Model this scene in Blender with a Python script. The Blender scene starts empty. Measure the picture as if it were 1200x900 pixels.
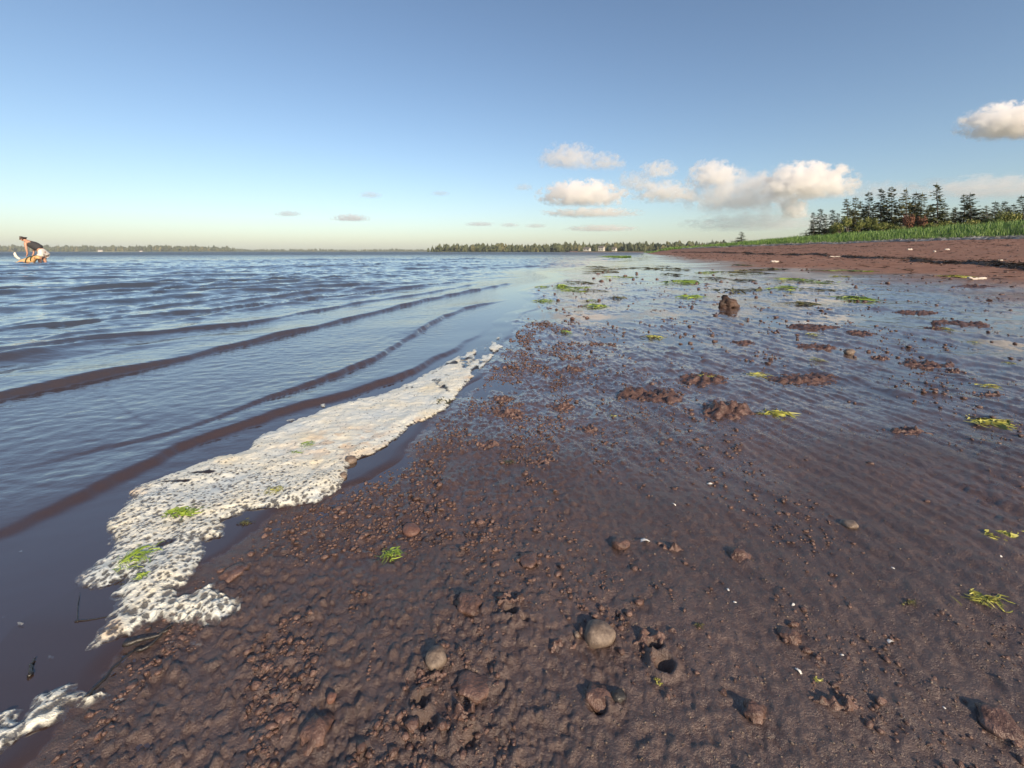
import bpy, bmesh, math, random
import numpy as np
from mathutils import Vector, Matrix

random.seed(7)
RNG = np.random.default_rng(7)
sc = bpy.context.scene
COL = sc.collection

# ------------------------------------------------------------------ camera
F_PX, CX, HZ = 533.3, 600.0, 295.0          # focal length, centre and horizon of the 1200 px wide photograph
CAM_H = 0.5
cam_d = bpy.data.cameras.new('camera')
cam_d.sensor_width = 36.0
cam_d.lens = 16.0
cam_d.shift_y = -(450.0 - HZ) / 1200.0
cam_d.clip_start = 0.02
cam_d.clip_end = 60000.0
cam = bpy.data.objects.new('camera', cam_d)
cam.location = (0, 0, CAM_H)
cam.rotation_euler = (math.radians(90), 0, 0)
COL.objects.link(cam)
sc.camera = cam

# ------------------------------------------------------------------ light
SUN_EL, SUN_AZ = math.radians(24.0), math.radians(150.0)
world = bpy.data.worlds.new('World')
sc.world = world
world.use_nodes = True
wn = world.node_tree
for n in list(wn.nodes):
    wn.nodes.remove(n)
sky = wn.nodes.new('ShaderNodeTexSky')
sky.sky_type = 'NISHITA'
sky.sun_disc = False
sky.sun_elevation = SUN_EL
sky.sun_rotation = SUN_AZ
sky.altitude = 0
sky.air_density = 1.0
sky.dust_density = 1.0
sky.ozone_density = 3.0
bg = wn.nodes.new('ShaderNodeBackground')
bg.inputs['Strength'].default_value = 0.11
wo = wn.nodes.new('ShaderNodeOutputWorld')
wn.links.new(sky.outputs[0], bg.inputs[0])
wn.links.new(bg.outputs[0], wo.inputs[0])

sun_d = bpy.data.lights.new('sun', 'SUN')
sun_d.energy = 4.2
sun_d.angle = math.radians(0.5)
sun_d.color = (1.0, 0.83, 0.63)
sun = bpy.data.objects.new('sun', sun_d)
COL.objects.link(sun)
SUN_DIR = Vector((math.sin(SUN_AZ) * math.cos(SUN_EL), math.cos(SUN_AZ) * math.cos(SUN_EL), math.sin(SUN_EL)))
sun.rotation_euler = SUN_DIR.to_track_quat('Z', 'Y').to_euler()

sc.view_settings.view_transform = 'Standard'
sc.view_settings.look = 'None'
sc.view_settings.exposure = 0.54
sc.view_settings.use_white_balance = True
sc.view_settings.white_balance_temperature = 6900
sc.view_settings.white_balance_tint = 10
sc.view_settings.gamma = 1.0
sc.cycles.use_denoising = True
sc.cycles.volume_bounces = 14
sc.cycles.max_bounces = 16
sc.cycles.volume_step_rate = 1.0

# ------------------------------------------------------------------ noise
def _hash(ix, iy, seed):
    h = (ix.astype(np.int64) * 374761393 + iy.astype(np.int64) * 668265263 + seed * 1442695041) & 0xFFFFFFFF
    h = ((h ^ (h >> 13)) * 1274126177) & 0xFFFFFFFF
    h = ((h ^ (h >> 16)) * 2246822519) & 0xFFFFFFFF
    return h ^ (h >> 15)

def rnd(ix, iy, seed):
    return (_hash(ix, iy, seed) & 0xFFFFFF) / float(0x1000000)

def perlin(x, y, seed=0):
    x = np.asarray(x, float); y = np.asarray(y, float)
    x0 = np.floor(x); y0 = np.floor(y)
    fx = x - x0; fy = y - y0
    ix = x0.astype(np.int64); iy = y0.astype(np.int64)
    u = fx * fx * fx * (fx * (fx * 6 - 15) + 10)
    v = fy * fy * fy * (fy * (fy * 6 - 15) + 10)
    def g(dx, dy):
        a = rnd(ix + dx, iy + dy, seed) * 2 * np.pi
        return np.cos(a) * (fx - dx) + np.sin(a) * (fy - dy)
    a = g(0, 0) * (1 - u) + g(1, 0) * u
    b = g(0, 1) * (1 - u) + g(1, 1) * u
    return (a * (1 - v) + b * v) * 1.5

def fbm(x, y, octaves=4, seed=0, gain=0.5):
    s = 0.0; a = 1.0; f = 1.0
    for o in range(octaves):
        s = s + a * perlin(x * f + 17.3 * o, y * f - 9.1 * o, seed + o)
        a *= gain; f *= 2.03
    return s

def sstep(a, b, x):
    t = np.clip((np.asarray(x, float) - a) / (b - a), 0, 1)
    return t * t * (3 - 2 * t)

def worley(x, y, seed=0):
    """distance to nearest and second nearest jittered cell point, and the nearest cell's random number"""
    ix = np.floor(x).astype(np.int64); iy = np.floor(y).astype(np.int64)
    f1 = np.full(x.shape, 9.0); f2 = np.full(x.shape, 9.0); cid = np.zeros(x.shape)
    for dx in (-1, 0, 1):
        for dy in (-1, 0, 1):
            cx = ix + dx; cy = iy + dy
            px = cx + 0.1 + 0.8 * rnd(cx, cy, seed); py = cy + 0.1 + 0.8 * rnd(cx, cy, seed + 5)
            d = np.hypot(x - px, y - py)
            r = rnd(cx, cy, seed + 11)
            d = d * (0.72 + 0.6 * r)
            near = d < f1
            f2 = np.where(near, f1, np.minimum(f2, d))
            cid = np.where(near, rnd(cx, cy, seed + 23), cid)
            f1 = np.where(near, d, f1)
    return f1, f2, cid

# ------------------------------------------------------------------ helpers
def pix(px, py, z=0.0):
    """point of the horizontal plane z that the photograph shows at pixel px, py"""
    Y = (CAM_H - z) * F_PX / (py - HZ)
    return (px - CX) / F_PX * Y, Y

def mk_mesh(name, V, F, mat=None, attrs=None, smooth=True):
    V = np.asarray(V, np.float32); F = np.asarray(F, np.int32)
    me = bpy.data.meshes.new(name)
    me.vertices.add(len(V)); me.vertices.foreach_set('co', V.ravel())
    k = F.shape[1]
    me.loops.add(F.size); me.loops.foreach_set('vertex_index', F.ravel())
    me.polygons.add(len(F))
    me.polygons.foreach_set('loop_start', np.arange(0, F.size, k, dtype=np.int32))
    me.polygons.foreach_set('loop_total', np.full(len(F), k, np.int32))
    me.polygons.foreach_set('use_smooth', np.full(len(F), smooth, bool))
    for nm, val in (attrs or {}).items():
        a = me.attributes.new(nm, 'FLOAT', 'POINT')
        a.data.foreach_set('value', np.asarray(val, np.float32))
    me.update(calc_edges=True)
    me.validate()
    if mat:
        me.materials.append(mat)
    return me

def link(name, me, parent=None, loc=(0, 0, 0), rot=(0, 0, 0), scale=(1, 1, 1)):
    o = bpy.data.objects.new(name, me)
    COL.objects.link(o)
    o.location = loc; o.rotation_euler = rot; o.scale = scale
    if parent is not None:
        o.parent = parent
    return o

def tag(o, label=None, cat=None, group=None, kind=None):
    if label: o['label'] = label
    if cat: o['category'] = cat
    if group: o['group'] = group
    if kind: o['kind'] = kind
    return o

class MB:
    """collects triangles"""
    def __init__(s):
        s.v = []; s.f = []; s.a = []
        s.n = 0
    def add(s, V, F, a=0.0):
        V = np.asarray(V, float); F = np.asarray(F, int)
        if F.shape[1] == 4:
            F = np.concatenate([F[:, [0, 1, 2]], F[:, [0, 2, 3]]])
        s.v.append(V); s.f.append(F + s.n); s.a.append(np.broadcast_to(np.asarray(a, float), (len(V),)))
        s.n += len(V)
    def mesh(s, name, mat, smooth=True, attr='tone'):
        return mk_mesh(name, np.concatenate(s.v), np.concatenate(s.f), mat, {attr: np.concatenate(s.a)}, smooth)

def tube(pts, radii, n=7, cap=True):
    pts = np.asarray(pts, float); radii = np.asarray(radii, float)
    T = np.gradient(pts, axis=0)
    T /= np.linalg.norm(T, axis=1)[:, None] + 1e-12
    up = np.array([0, 0, 1.0]) if abs(T[:, 2]).mean() < 0.8 else np.array([1.0, 0, 0])
    A = np.cross(T, up); A /= np.linalg.norm(A, axis=1)[:, None] + 1e-12
    B = np.cross(A, T)
    ang = np.arange(n) / n * 2 * np.pi
    V = pts[:, None, :] + radii[:, None, None] * (np.cos(ang)[None, :, None] * A[:, None, :] + np.sin(ang)[None, :, None] * B[:, None, :])
    m = len(pts)
    V = V.reshape(-1, 3)
    F = []
    for i in range(m - 1):
        for j in range(n):
            k = (j + 1) % n
            F.append((i * n + j, i * n + k, (i + 1) * n + k, (i + 1) * n + j))
    F = np.array(F)
    F = np.concatenate([F[:, [0, 1, 2]], F[:, [0, 2, 3]]])
    if cap:
        V = np.concatenate([V, pts[:1], pts[-1:]])
        a = m * n; b = a + 1
        C = [(a, (j + 1) % n, j) for j in range(n)] + [(b, (m - 1) * n + j, (m - 1) * n + (j + 1) % n) for j in range(n)]
        F = np.concatenate([F, np.array(C)])
    return V, F

def icosphere(sub):
    bm = bmesh.new()
    bmesh.ops.create_icosphere(bm, subdivisions=sub, radius=1.0)
    V = np.array([v.co[:] for v in bm.verts]); F = np.array([[v.index for v in f.verts] for f in bm.faces])
    bm.free()
    return V, F
ICO = {k: icosphere(k) for k in (1, 2, 3, 4)}

def noise3(P, seed, s):
    return (perlin(P[:, 0] * s + 3.1, P[:, 1] * s + 1.7, seed) + perlin(P[:, 1] * s - 4.2, P[:, 2] * s + 8.8, seed + 1)
            + perlin(P[:, 2] * s + 6.4, P[:, 0] * s - 2.9, seed + 2)) / 2.0

# ------------------------------------------------------------------ materials
def mat_new(name):
    m = bpy.data.materials.new(name)
    m.use_nodes = True
    nt = m.node_tree
    p = nt.nodes['Principled BSDF']
    return m, nt, p

def N(nt, typ, **kw):
    n = nt.nodes.new(typ)
    for k, v in kw.items():
        if k.startswith('i_'):
            n.inputs[k[2:].replace('_', ' ')].default_value = v
        else:
            setattr(n, k, v)
    return n

def ramp(nt, fac, stops):
    r = nt.nodes.new('ShaderNodeValToRGB')
    el = r.color_ramp.elements
    while len(el) < len(stops):
        el.new(0.5)
    for e, (p, c) in zip(el, stops):
        e.position = p
        e.color = (*c, 1) if len(c) == 3 else c
    nt.links.new(fac, r.inputs[0])
    return r.outputs[0]

def mix(nt, fac, a, b):
    m = nt.nodes.new('ShaderNodeMix')
    m.data_type = 'RGBA'
    for s, v in ((0, fac), (6, a), (7, b)):
        if hasattr(v, 'is_output'):
            nt.links.new(v, m.inputs[s])
        elif s == 0:
            m.inputs[0].default_value = v
        else:
            m.inputs[s].default_value = (*v, 1)
    return m.outputs[2]

def math_n(nt, op, a, b=None, clamp=False):
    m = nt.nodes.new('ShaderNodeMath'); m.operation = op; m.use_clamp = clamp
    for i, v in enumerate((a, b)):
        if v is None: continue
        if hasattr(v, 'is_output'): nt.links.new(v, m.inputs[i])
        else: m.inputs[i].default_value = v
    return m.outputs[0]

def attr(nt, name):
    a = nt.nodes.new('ShaderNodeAttribute'); a.attribute_name = name
    return a.outputs['Fac']

def noise(nt, scale, detail=4, rough=0.55, vec=None):
    n = nt.nodes.new('ShaderNodeTexNoise')
    n.inputs['Scale'].default_value = scale; n.inputs['Detail'].default_value = detail; n.inputs['Roughness'].default_value = rough
    if vec is not None: nt.links.new(vec, n.inputs['Vector'])
    return n.outputs['Fac']

def objco(nt):
    return nt.nodes.new('ShaderNodeTexCoord').outputs['Object']

def bump(nt, p, h, dist, strength=1.0):
    b = nt.nodes.new('ShaderNodeBump')
    b.inputs['Distance'].default_value = dist
    nt.links.new(h, b.inputs['Height'])
    if hasattr(strength, 'is_output'): nt.links.new(strength, b.inputs['Strength'])
    else: b.inputs['Strength'].default_value = strength
    nt.links.new(b.outputs[0], p.inputs['Normal'])
    return b

def simple(name, stops, scale=8.0, rough=0.8, bump_d=0.0, bump_s=40.0, detail=5, tone=0.0):
    m, nt, p = mat_new(name)
    co = objco(nt)
    f = noise(nt, scale, detail, 0.6, co)
    if tone:
        t = attr(nt, 'tone')
        f = math_n(nt, 'ADD', math_n(nt, 'MULTIPLY', f, 1 - tone), math_n(nt, 'MULTIPLY', t, tone), True)
    nt.links.new(ramp(nt, f, stops), p.inputs['Base Color'])
    p.inputs['Roughness'].default_value = rough
    if bump_d:
        bump(nt, p, noise(nt, bump_s, 4, 0.6, co), bump_d)
    return m

# mud, sand and bank soil in one sheet: attributes wet (film of water), dry (upper beach), green (turf)
M_beach, nt, p = mat_new('beach_mud')
co = objco(nt)
big = noise(nt, 2.2, 5, 0.6, co); fine = noise(nt, 60, 5, 0.65, co); grit = noise(nt, 330, 4, 0.75, co)
wetc = ramp(nt, math_n(nt, 'ADD', math_n(nt, 'MULTIPLY', big, 0.4), math_n(nt, 'ADD', math_n(nt, 'MULTIPLY', fine, 0.35), math_n(nt, 'MULTIPLY', grit, 0.25))),
            [(0.30, (0.034, 0.019, 0.014)), (0.5, (0.082, 0.047, 0.036)), (0.70, (0.150, 0.094, 0.075))])
dryc = ramp(nt, math_n(nt, 'ADD', math_n(nt, 'MULTIPLY', big, 0.45), math_n(nt, 'MULTIPLY', fine, 0.55)),
            [(0.3, (0.12, 0.056, 0.038)), (0.5, (0.225, 0.117, 0.082)), (0.72, (0.34, 0.21, 0.155))])
c = mix(nt, attr(nt, 'dry'), wetc, dryc)
c = mix(nt, attr(nt, 'green'), c, (0.055, 0.085, 0.02))
c = mix(nt, attr(nt, 'wet'), c, (0.050, 0.031, 0.027))
spk = ramp(nt, grit, [(0.0, (0, 0, 0)), (0.70, (0, 0, 0)), (0.76, (1, 1, 1))])
c = mix(nt, math_n(nt, 'MULTIPLY', spk, 0.35), c, (0.22, 0.16, 0.13))
nt.links.new(c, p.inputs['Base Color'])
r0 = mix(nt, attr(nt, 'moist'), ramp(nt, fine, [(0.3, (0.30,) * 3), (0.7, (0.50,) * 3)]), ramp(nt, fine, [(0.3, (0.09,) * 3), (0.7, (0.22,) * 3)]))
r1 = mix(nt, attr(nt, 'dry'), r0, (0.9, 0.9, 0.9))
r2 = mix(nt, attr(nt, 'wet'), r1, (0.06, 0.06, 0.06))
nt.links.new(r2, p.inputs['Roughness'])
nt.links.new(math_n(nt, 'SUBTRACT', .5, math_n(nt, 'MULTIPLY', attr(nt, 'dry'), .4), True), p.inputs['Specular IOR Level'])
inv = math_n(nt, 'SUBTRACT', 1.0, attr(nt, 'wet'), True)
hh = math_n(nt, 'ADD', math_n(nt, 'MULTIPLY', fine, 0.40), math_n(nt, 'MULTIPLY', grit, 0.60))
bump(nt, p, hh, 0.0042, math_n(nt, 'MULTIPLY', inv, math_n(nt, 'SUBTRACT', .95, math_n(nt, 'MULTIPLY', attr(nt, 'moist'), .6))))
p.inputs['IOR'].default_value = 1.8
nt.links.new(math_n(nt, 'MULTIPLY', inv, math_n(nt, 'MULTIPLY', attr(nt, 'moist'), .7)), p.inputs['Coat Weight'])
p.inputs['Coat Roughness'].default_value = 0.14
p.inputs['Coat IOR'].default_value = 1.36

# sea: murky red-brown water under a clear glossy surface
M_sea, nt, p = mat_new('sea_water')
co = objco(nt)
mp = N(nt, 'ShaderNodeMapping'); mp.inputs['Scale'].default_value = (1.0, 1.7, 1.0); mp.inputs['Rotation'].default_value = (0, 0, math.radians(-35))
nt.links.new(co, mp.inputs[0])
n1 = noise(nt, 16, 4, 0.55, mp.outputs[0]); n2 = noise(nt, 2.2, 4, 0.6, mp.outputs[0])
tint = noise(nt, 0.5, 3, 0.5, co)
nt.links.new(mix(nt, attr(nt, 'deep'), (0.050, 0.031, 0.027), ramp(nt, tint, [(0.3, (0.040, 0.043, 0.048)), (0.7, (0.060, 0.064, 0.070))])), p.inputs['Base Color'])
nt.links.new(math_n(nt, 'ADD', math_n(nt, 'MULTIPLY', attr(nt, 'far'), .36), .04), p.inputs['Roughness'])
p.inputs['IOR'].default_value = 2.1
ch = attr(nt, 'chop')
hh = math_n(nt, 'ADD', math_n(nt, 'MULTIPLY', math_n(nt, 'MULTIPLY', n1, attr(nt, 'calm')), 0.0026), math_n(nt, 'MULTIPLY', math_n(nt, 'MULTIPLY', n2, ch), math_n(nt, 'ADD', math_n(nt, 'MULTIPLY', attr(nt, 'far'), .40), .010)))
bump(nt, p, hh, 1.0, 0.9)

M_foam, nt, p = mat_new('sea_foam')
co = objco(nt)
f = noise(nt, 6, 4, 0.6, co)
c = ramp(nt, f, [(0.35, (0.60, 0.64, 0.63)), (0.52, (0.72, 0.71, 0.62)), (0.68, (0.76, 0.68, 0.50))])
c = mix(nt, math_n(nt, 'MULTIPLY', attr(nt, 'stain'), 0.8), c, (0.62, 0.42, 0.25))
nt.links.new(c, p.inputs['Base Color'])
p.inputs['Roughness'].default_value = 0.35
bump(nt, p, noise(nt, 500, 2, 0.5, co), 0.002)
tr_ = N(nt, 'ShaderNodeBsdfTransparent'); gl_ = N(nt, 'ShaderNodeBsdfGlossy'); gl_.inputs['Roughness'].default_value = .08
m1 = N(nt, 'ShaderNodeMixShader'); m1.inputs[0].default_value = .08
nt.links.new(tr_.outputs[0], m1.inputs[1]); nt.links.new(gl_.outputs[0], m1.inputs[2])
m2 = N(nt, 'ShaderNodeMixShader'); nt.links.new(attr(nt, 'film'), m2.inputs[0])
nt.links.new(p.outputs[0], m2.inputs[1]); nt.links.new(m1.outputs[0], m2.inputs[2])
nt.links.new(m2.outputs[0], nt.nodes['Material Output'].inputs['Surface'])

M_clump = simple('mud_clump', [(0.3, (0.052, 0.029, 0.023)), (0.52, (0.112, 0.064, 0.052)), (0.75, (0.185, 0.112, 0.092))], 60, 0.36, 0.003, 220)
M_peb = simple('pebble_stone', [(0.3, (0.075, 0.054, 0.044)), (0.5, (0.15, 0.112, 0.088)), (0.72, (0.25, 0.195, 0.155))], 130, 0.5, 0.0012, 500)
M_red = simple('red_sandstone', [(0.3, (0.085, 0.042, 0.033)), (0.55, (0.15, 0.075, 0.057)), (0.8, (0.22, 0.12, 0.09))], 90, 0.55, 0.0012, 400)
M_rock = simple('weedy_rock', [(0.3, (0.025, 0.016, 0.012)), (0.55, (0.075, 0.042, 0.032)), (0.8, (0.13, 0.075, 0.052))], 14, 0.6, 0.01, 60)
M_weed = simple('green_seaweed', [(0.25, (0.05, 0.09, 0.012)), (0.55, (0.20, 0.30, 0.03)), (0.85, (0.42, 0.50, 0.10))], 25, 0.4, tone=0.6)
M_weedd = simple('dark_seaweed', [(0.3, (0.012, 0.010, 0.008)), (0.6, (0.035, 0.024, 0.017)), (0.85, (0.09, 0.06, 0.035))], 6, 0.6, tone=0.5)
M_weedy = simple('yellow_seaweed', [(0.25, (0.12, 0.11, 0.02)), (0.55, (0.34, 0.34, 0.06)), (0.85, (0.55, 0.52, 0.16))], 25, 0.45, tone=0.6)
M_olive = simple('olive_seaweed', [(0.25, (0.03, 0.028, 0.010)), (0.55, (0.09, 0.085, 0.025)), (0.85, (0.20, 0.19, 0.06))], 25, 0.45, tone=0.6)
M_shell = simple('white_shell', [(0.3, (0.6, 0.57, 0.52)), (0.7, (0.8, 0.78, 0.74))], 60, 0.35)
M_stick = simple('black_wet_stick', [(0.3, (0.012, 0.011, 0.011)), (0.7, (0.04, 0.035, 0.032))], 80, 0.35, 0.001, 300)
M_drift = simple('bleached_driftwood', [(0.3, (0.38, 0.33, 0.29)), (0.7, (0.62, 0.57, 0.52))], 18, 0.75, 0.006, 50)
M_reed = simple('grey_reed_litter', [(0.25, (0.16, 0.15, 0.14)), (0.55, (0.34, 0.33, 0.32)), (0.85, (0.55, 0.54, 0.53))], 3, 0.8, tone=0.6)
M_grass = simple('dune_grass', [(0.2, (0.035, 0.085, 0.012)), (0.5, (0.075, 0.16, 0.022)), (0.80, (0.15, 0.24, 0.045)), (0.97, (0.36, 0.33, 0.15))], 0.12, 0.55, tone=0.55)
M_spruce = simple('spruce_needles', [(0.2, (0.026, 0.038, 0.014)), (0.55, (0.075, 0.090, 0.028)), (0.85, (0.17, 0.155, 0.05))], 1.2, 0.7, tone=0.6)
for m_ in (M_spruce, M_leafy if 'M_leafy' in globals() else M_spruce):
    nt_ = m_.node_tree
    oi = nt_.nodes.new('ShaderNodeObjectInfo')
    rp_ = [n_ for n_ in nt_.nodes if n_.type == 'VALTORGB'][0]
    src = rp_.inputs[0].links[0].from_socket
    sh = math_n(nt_, 'ADD', src, math_n(nt_, 'MULTIPLY', math_n(nt_, 'SUBTRACT', oi.outputs['Random'], .45), .5), True)  # random per-tree tone, yellowed to colour some spruces as sunlit
    nt_.links.new(sh, rp_.inputs[0])
    break
M_bark = simple('grey_bark', [(0.3, (0.09, 0.07, 0.055)), (0.7, (0.22, 0.18, 0.15))], 9, 0.85, 0.02, 20)
M_leafy = simple('bush_leaves', [(0.2, (0.05, 0.075, 0.014)), (0.55, (0.14, 0.165, 0.03)), (0.85, (0.32, 0.28, 0.07))], 1.5, 0.6, tone=0.6)
M_rust = simple('dead_rust_foliage', [(0.2, (0.07, 0.025, 0.014)), (0.55, (0.17, 0.065, 0.035)), (0.85, (0.28, 0.13, 0.07))], 1.5, 0.7, tone=0.6)
M_forest = simple('far_forest', [(0.2, (0.030, 0.042, 0.018)), (0.5, (0.065, 0.078, 0.032)), (0.85, (0.15, 0.13, 0.055))], 0.01, 0.8, tone=0.5)
M_hill = simple('far_land', [(0.3, (0.06, 0.08, 0.03)), (0.6, (0.11, 0.12, 0.05)), (0.8, (0.16, 0.14, 0.08))], 0.02, 0.9)
M_field = simple('pale_field', [(0.3, (0.20, 0.22, 0.10)), (0.7, (0.34, 0.34, 0.18))], 0.05, 0.9)
M_sunbank = simple('sunlit_orange', [(0.3, (0.24, 0.12, 0.06)), (0.7, (0.42, 0.24, 0.13))], 0.15, 0.9)  # warm sunlight on the headland shore, put into the colour
M_wall = simple('white_clapboard', [(0.3, (0.42, 0.40, 0.36)), (0.7, (0.52, 0.50, 0.46))], 0.7, 0.7)
M_roof = simple('dark_shingles', [(0.3, (0.09, 0.08, 0.075)), (0.7, (0.17, 0.15, 0.14))], 1.5, 0.8)
M_pane = simple('house_glass', [(0.3, (0.03, 0.035, 0.04)), (0.7, (0.06, 0.065, 0.07))], 2, 0.1)
M_skin = simple('skin', [(0.3, (0.42, 0.22, 0.15)), (0.7, (0.52, 0.29, 0.20))], 8, 0.5)
M_hair = simple('dark_brown_hair', [(0.3, (0.02, 0.012, 0.009)), (0.7, (0.06, 0.035, 0.025))], 30, 0.5)
M_top = simple('charcoal_cotton', [(0.3, (0.022, 0.022, 0.026)), (0.7, (0.045, 0.045, 0.05))], 40, 0.85)
M_short = simple('cream_cotton', [(0.3, (0.62, 0.56, 0.50)), (0.7, (0.74, 0.69, 0.62))], 14, 0.85)
M_fur = simple('golden_fur', [(0.3, (0.45, 0.25, 0.10)), (0.55, (0.62, 0.38, 0.18)), (0.8, (0.75, 0.55, 0.33))], 7, 0.75)
M_furw = simple('cream_fur', [(0.3, (0.66, 0.58, 0.47)), (0.7, (0.80, 0.75, 0.66))], 9, 0.75)
M_strap = simple('dark_green_webbing', [(0.3, (0.012, 0.03, 0.018)), (0.7, (0.03, 0.055, 0.03))], 30, 0.7)

# ------------------------------------------------------------------ the lie of the land
SHORE = np.array([(-60, -14), (-20, -4.0), (-6, -1.2), (-1, -.62), (.30, -.53), (.444, -.52), (.567, -.53), (.70, -.53), (.872, -.49), (1.0, -.36), (1.52, -.23),
                  (2.13, -.12), (3.2, .0), (4.84, .18), (10.7, 1.2), (20.5, 3.8), (53, 14), (110, 31), (170, 51), (260, 74), (340, 80), (420, 60), (6000, 60)])
GRASS = np.array([(-200, 26), (0, 26), (25, 28), (56, 31.5), (81, 34), (112, 38), (170, 58), (260, 82), (420, 90), (6000, 90)])
def xw(Y):
    return np.interp(Y, SHORE[:, 0], SHORE[:, 1]) + .045 * np.clip(Y, .5, 14) * perlin(np.log(np.maximum(Y, .1)) * 3.1, 0 * Y, 39) + .018 * np.clip(Y, .5, 14) * perlin(np.log(np.maximum(Y, .1)) * 9.3, 0 * Y, 38)
def xg(Y):
    return np.interp(Y, GRASS[:, 0], GRASS[:, 1])

PT = np.array([0, .035, .08, .165, .35, .6, .85, 1.0]); PZ = np.array([0, .022, .055, .115, .25, .58, 1.05, 1.3])
def tcoord(X, Y):
    a = xw(Y)
    return (X - a) / np.maximum(xg(Y) - a, 0.5)

def base_z(X, Y):
    t = tcoord(X, Y); s = X - xw(Y)
    shrink = np.interp(Y, [0, 60, 110, 170, 400], [1, 1, .8, .45, .5])
    z = np.interp(t, PT, PZ) * shrink
    up = np.maximum(X - xg(Y), 0)
    z = z + np.interp(up, [0, 3, 8, 20, 60], [0, .55, 1.15, 1.5, 2.2]) * np.interp(Y, [0, 60, 110, 170], [1, .95, .4, .25])
    z = np.where(s < 0, np.maximum(s * 0.035, -1.6), z)
    # rough the slope so the waterline and the beach are not ruled lines
    z = z + 0.05 * fbm(X / 6, Y / 6, 3, 40) * sstep(.12, .4, t) + 0.15 * fbm(X / 9, Y / 9, 2, 44) * sstep(1.0, 1.3, t)
    return z

PITS = [(598, 713, .0095, .012), (615, 722, .006, .007), (768, 757, .009, .010), (778, 778, .012, .013), (700, 822, .010, .007), (548, 855, .012, .006), (492, 815, .010, .008), (500, 838, .010, .007)]
PITS = [(*pix(a, b, .02), r, d) for a, b, r, d in PITS]

def ground(X, Y):
    """height of the beach, film of water, dryness"""
    z = base_z(X, Y)
    t = tcoord(X, Y); s = X - xw(Y)
    r = np.hypot(X, Y)
    near = 1 - sstep(6, 14, r)
    wx = X + .03 * perlin(X * 2.1, Y * 2.1, 3); wy = Y
    # undulation
    d = .008 * fbm(wx * 2.2, wy * 2.2, 3, 50)
    # drag marks and ripple ridges running along the shore
    a = wx * .98 + wy * .21; b = -wx * .21 + wy * .98
    rip_m = sstep(.45, 1.1, X + .15 * perlin(X * 2, Y * 2, 7)) * sstep(.95, 1.35, Y) * (1 - sstep(4.5, 7, Y)) * (0.55 + .8 * perlin(X * .9, Y * .9, 8))
    ph = a / .075 + 1.1 * perlin(a * 2.2, b * .8, 9) + .5 * perlin(a * 6, b * 2, 10)
    rip = np.abs(np.sin(np.pi * ph)) - .6
    d = d + .0065 * rip * np.clip(rip_m, 0, 1)
    streak = fbm(a * 26, b * 4.5, 3, 12)
    d = d + .0035 * streak * sstep(-.2, .5, X) * near
    # lumpy cast sand: thick near the water on the left, thin elsewhere
    lump_m = np.clip(sstep(.04, .12, s) * (1 - sstep(.35, .9, s + .25 * perlin(X * 3, Y * 3, 15))), 0, 1)
    lump_m = np.maximum(lump_m * (1 - sstep(2.5, 5, Y)), (.06 + .55 * sstep(.05, .6, perlin(X * 2.6, Y * 2.6, 16))) * sstep(.04, .2, s))
    w1, _, c1 = worley(a * 80 + .6 * perlin(X * 60, Y * 60, 17), b * 58, 18)
    w2, _, c2 = worley(a * 150, b * 120, 19)
    d = d + near * lump_m * (.0024 * np.sqrt(np.clip(1 - (w1 / (.35 + .3 * c1)) ** 2, 0, 1)) * (c1 > .62 - .3 * perlin(X * 9, Y * 9, 28)) * (.3 + c1) + .0022 * np.sqrt(np.clip(1 - (w2 / .6) ** 2, 0, 1)) * (c2 > .62 - .3 * perlin(X * 12, Y * 12, 27)))
    d = d + near * (.0016 * fbm(a * 34, b * 22, 4, 23) * lump_m + .0012 * fbm(a * 90, b * 70, 2, 29))
    d = d + near * sstep(1.0, 1.8, Y) * (.0036 * fbm(X * 14, Y * 9, 3, 24) + .0045 * np.clip(fbm(X * 34, Y * 20, 3, 26), 0, 1))
    d = d * sstep(-.06, .08, s)
    d = d + near * .0010 * fbm(X * 60, Y * 60, 3, 21)
    for (cx, cy, rr, dd) in PITS:
        q = np.hypot(X - cx, Y - cy) / (rr * .75)
        d = d - dd * np.exp(-(q ** 2) * 1.2) + .35 * dd * np.exp(-((q - 1.7) / .5) ** 2)
    d = np.where(t > 1, .02 * fbm(X, Y, 3, 25), d)
    far = 1 - near
    d = d * (near + far * .8) + far * .025 * fbm(X * .8, Y * .8, 3, 27) * sstep(.1, .3, t)
    d = d + near * sstep(.9, 1.6, Y) * .0042 * fbm(a * 7, b * 2.6, 3, 36)
    # where a film of water lies on the flat
    band = sstep(1.6, 3.0, Y) * (1 - sstep(.10, .19, t + .04 * fbm(X * .8, Y * .8, 3, 30)))
    lvl = -.019 + .0205 * band + .012 * sstep(.5, 1.1, X + .3 * perlin(X * 1.5, Y * 1.5, 35)) * sstep(.9, 1.4, Y) * (1 - sstep(1.9, 3.0, Y)) - .0015 * band + .004 * perlin(X * .9, Y * .9, 31)
    lvl = np.maximum(lvl, .004 - .030 * sstep(.02, .14, s))      # wet edge beside the sea
    lvl = np.where((s < 0), .004, lvl)
    film = sstep(-.0015, .0015, lvl - d)
    h = z + np.maximum(d, lvl)
    dry = sstep(.12, .24, t + .04 * fbm(X * .5, Y * .5, 3, 33))
    moist = np.clip(sstep(.70, 1.5, Y + .25 * fbm(X * 2.5, Y * 2.5, 3, 34)), 0, 1) * (1 - dry)
    return h, film * (1 - sstep(.14, .2, t)), dry, moist

def gz(x, y):
    return float(ground(np.array([float(x)]), np.array([float(y)]))[0][0])

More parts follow.
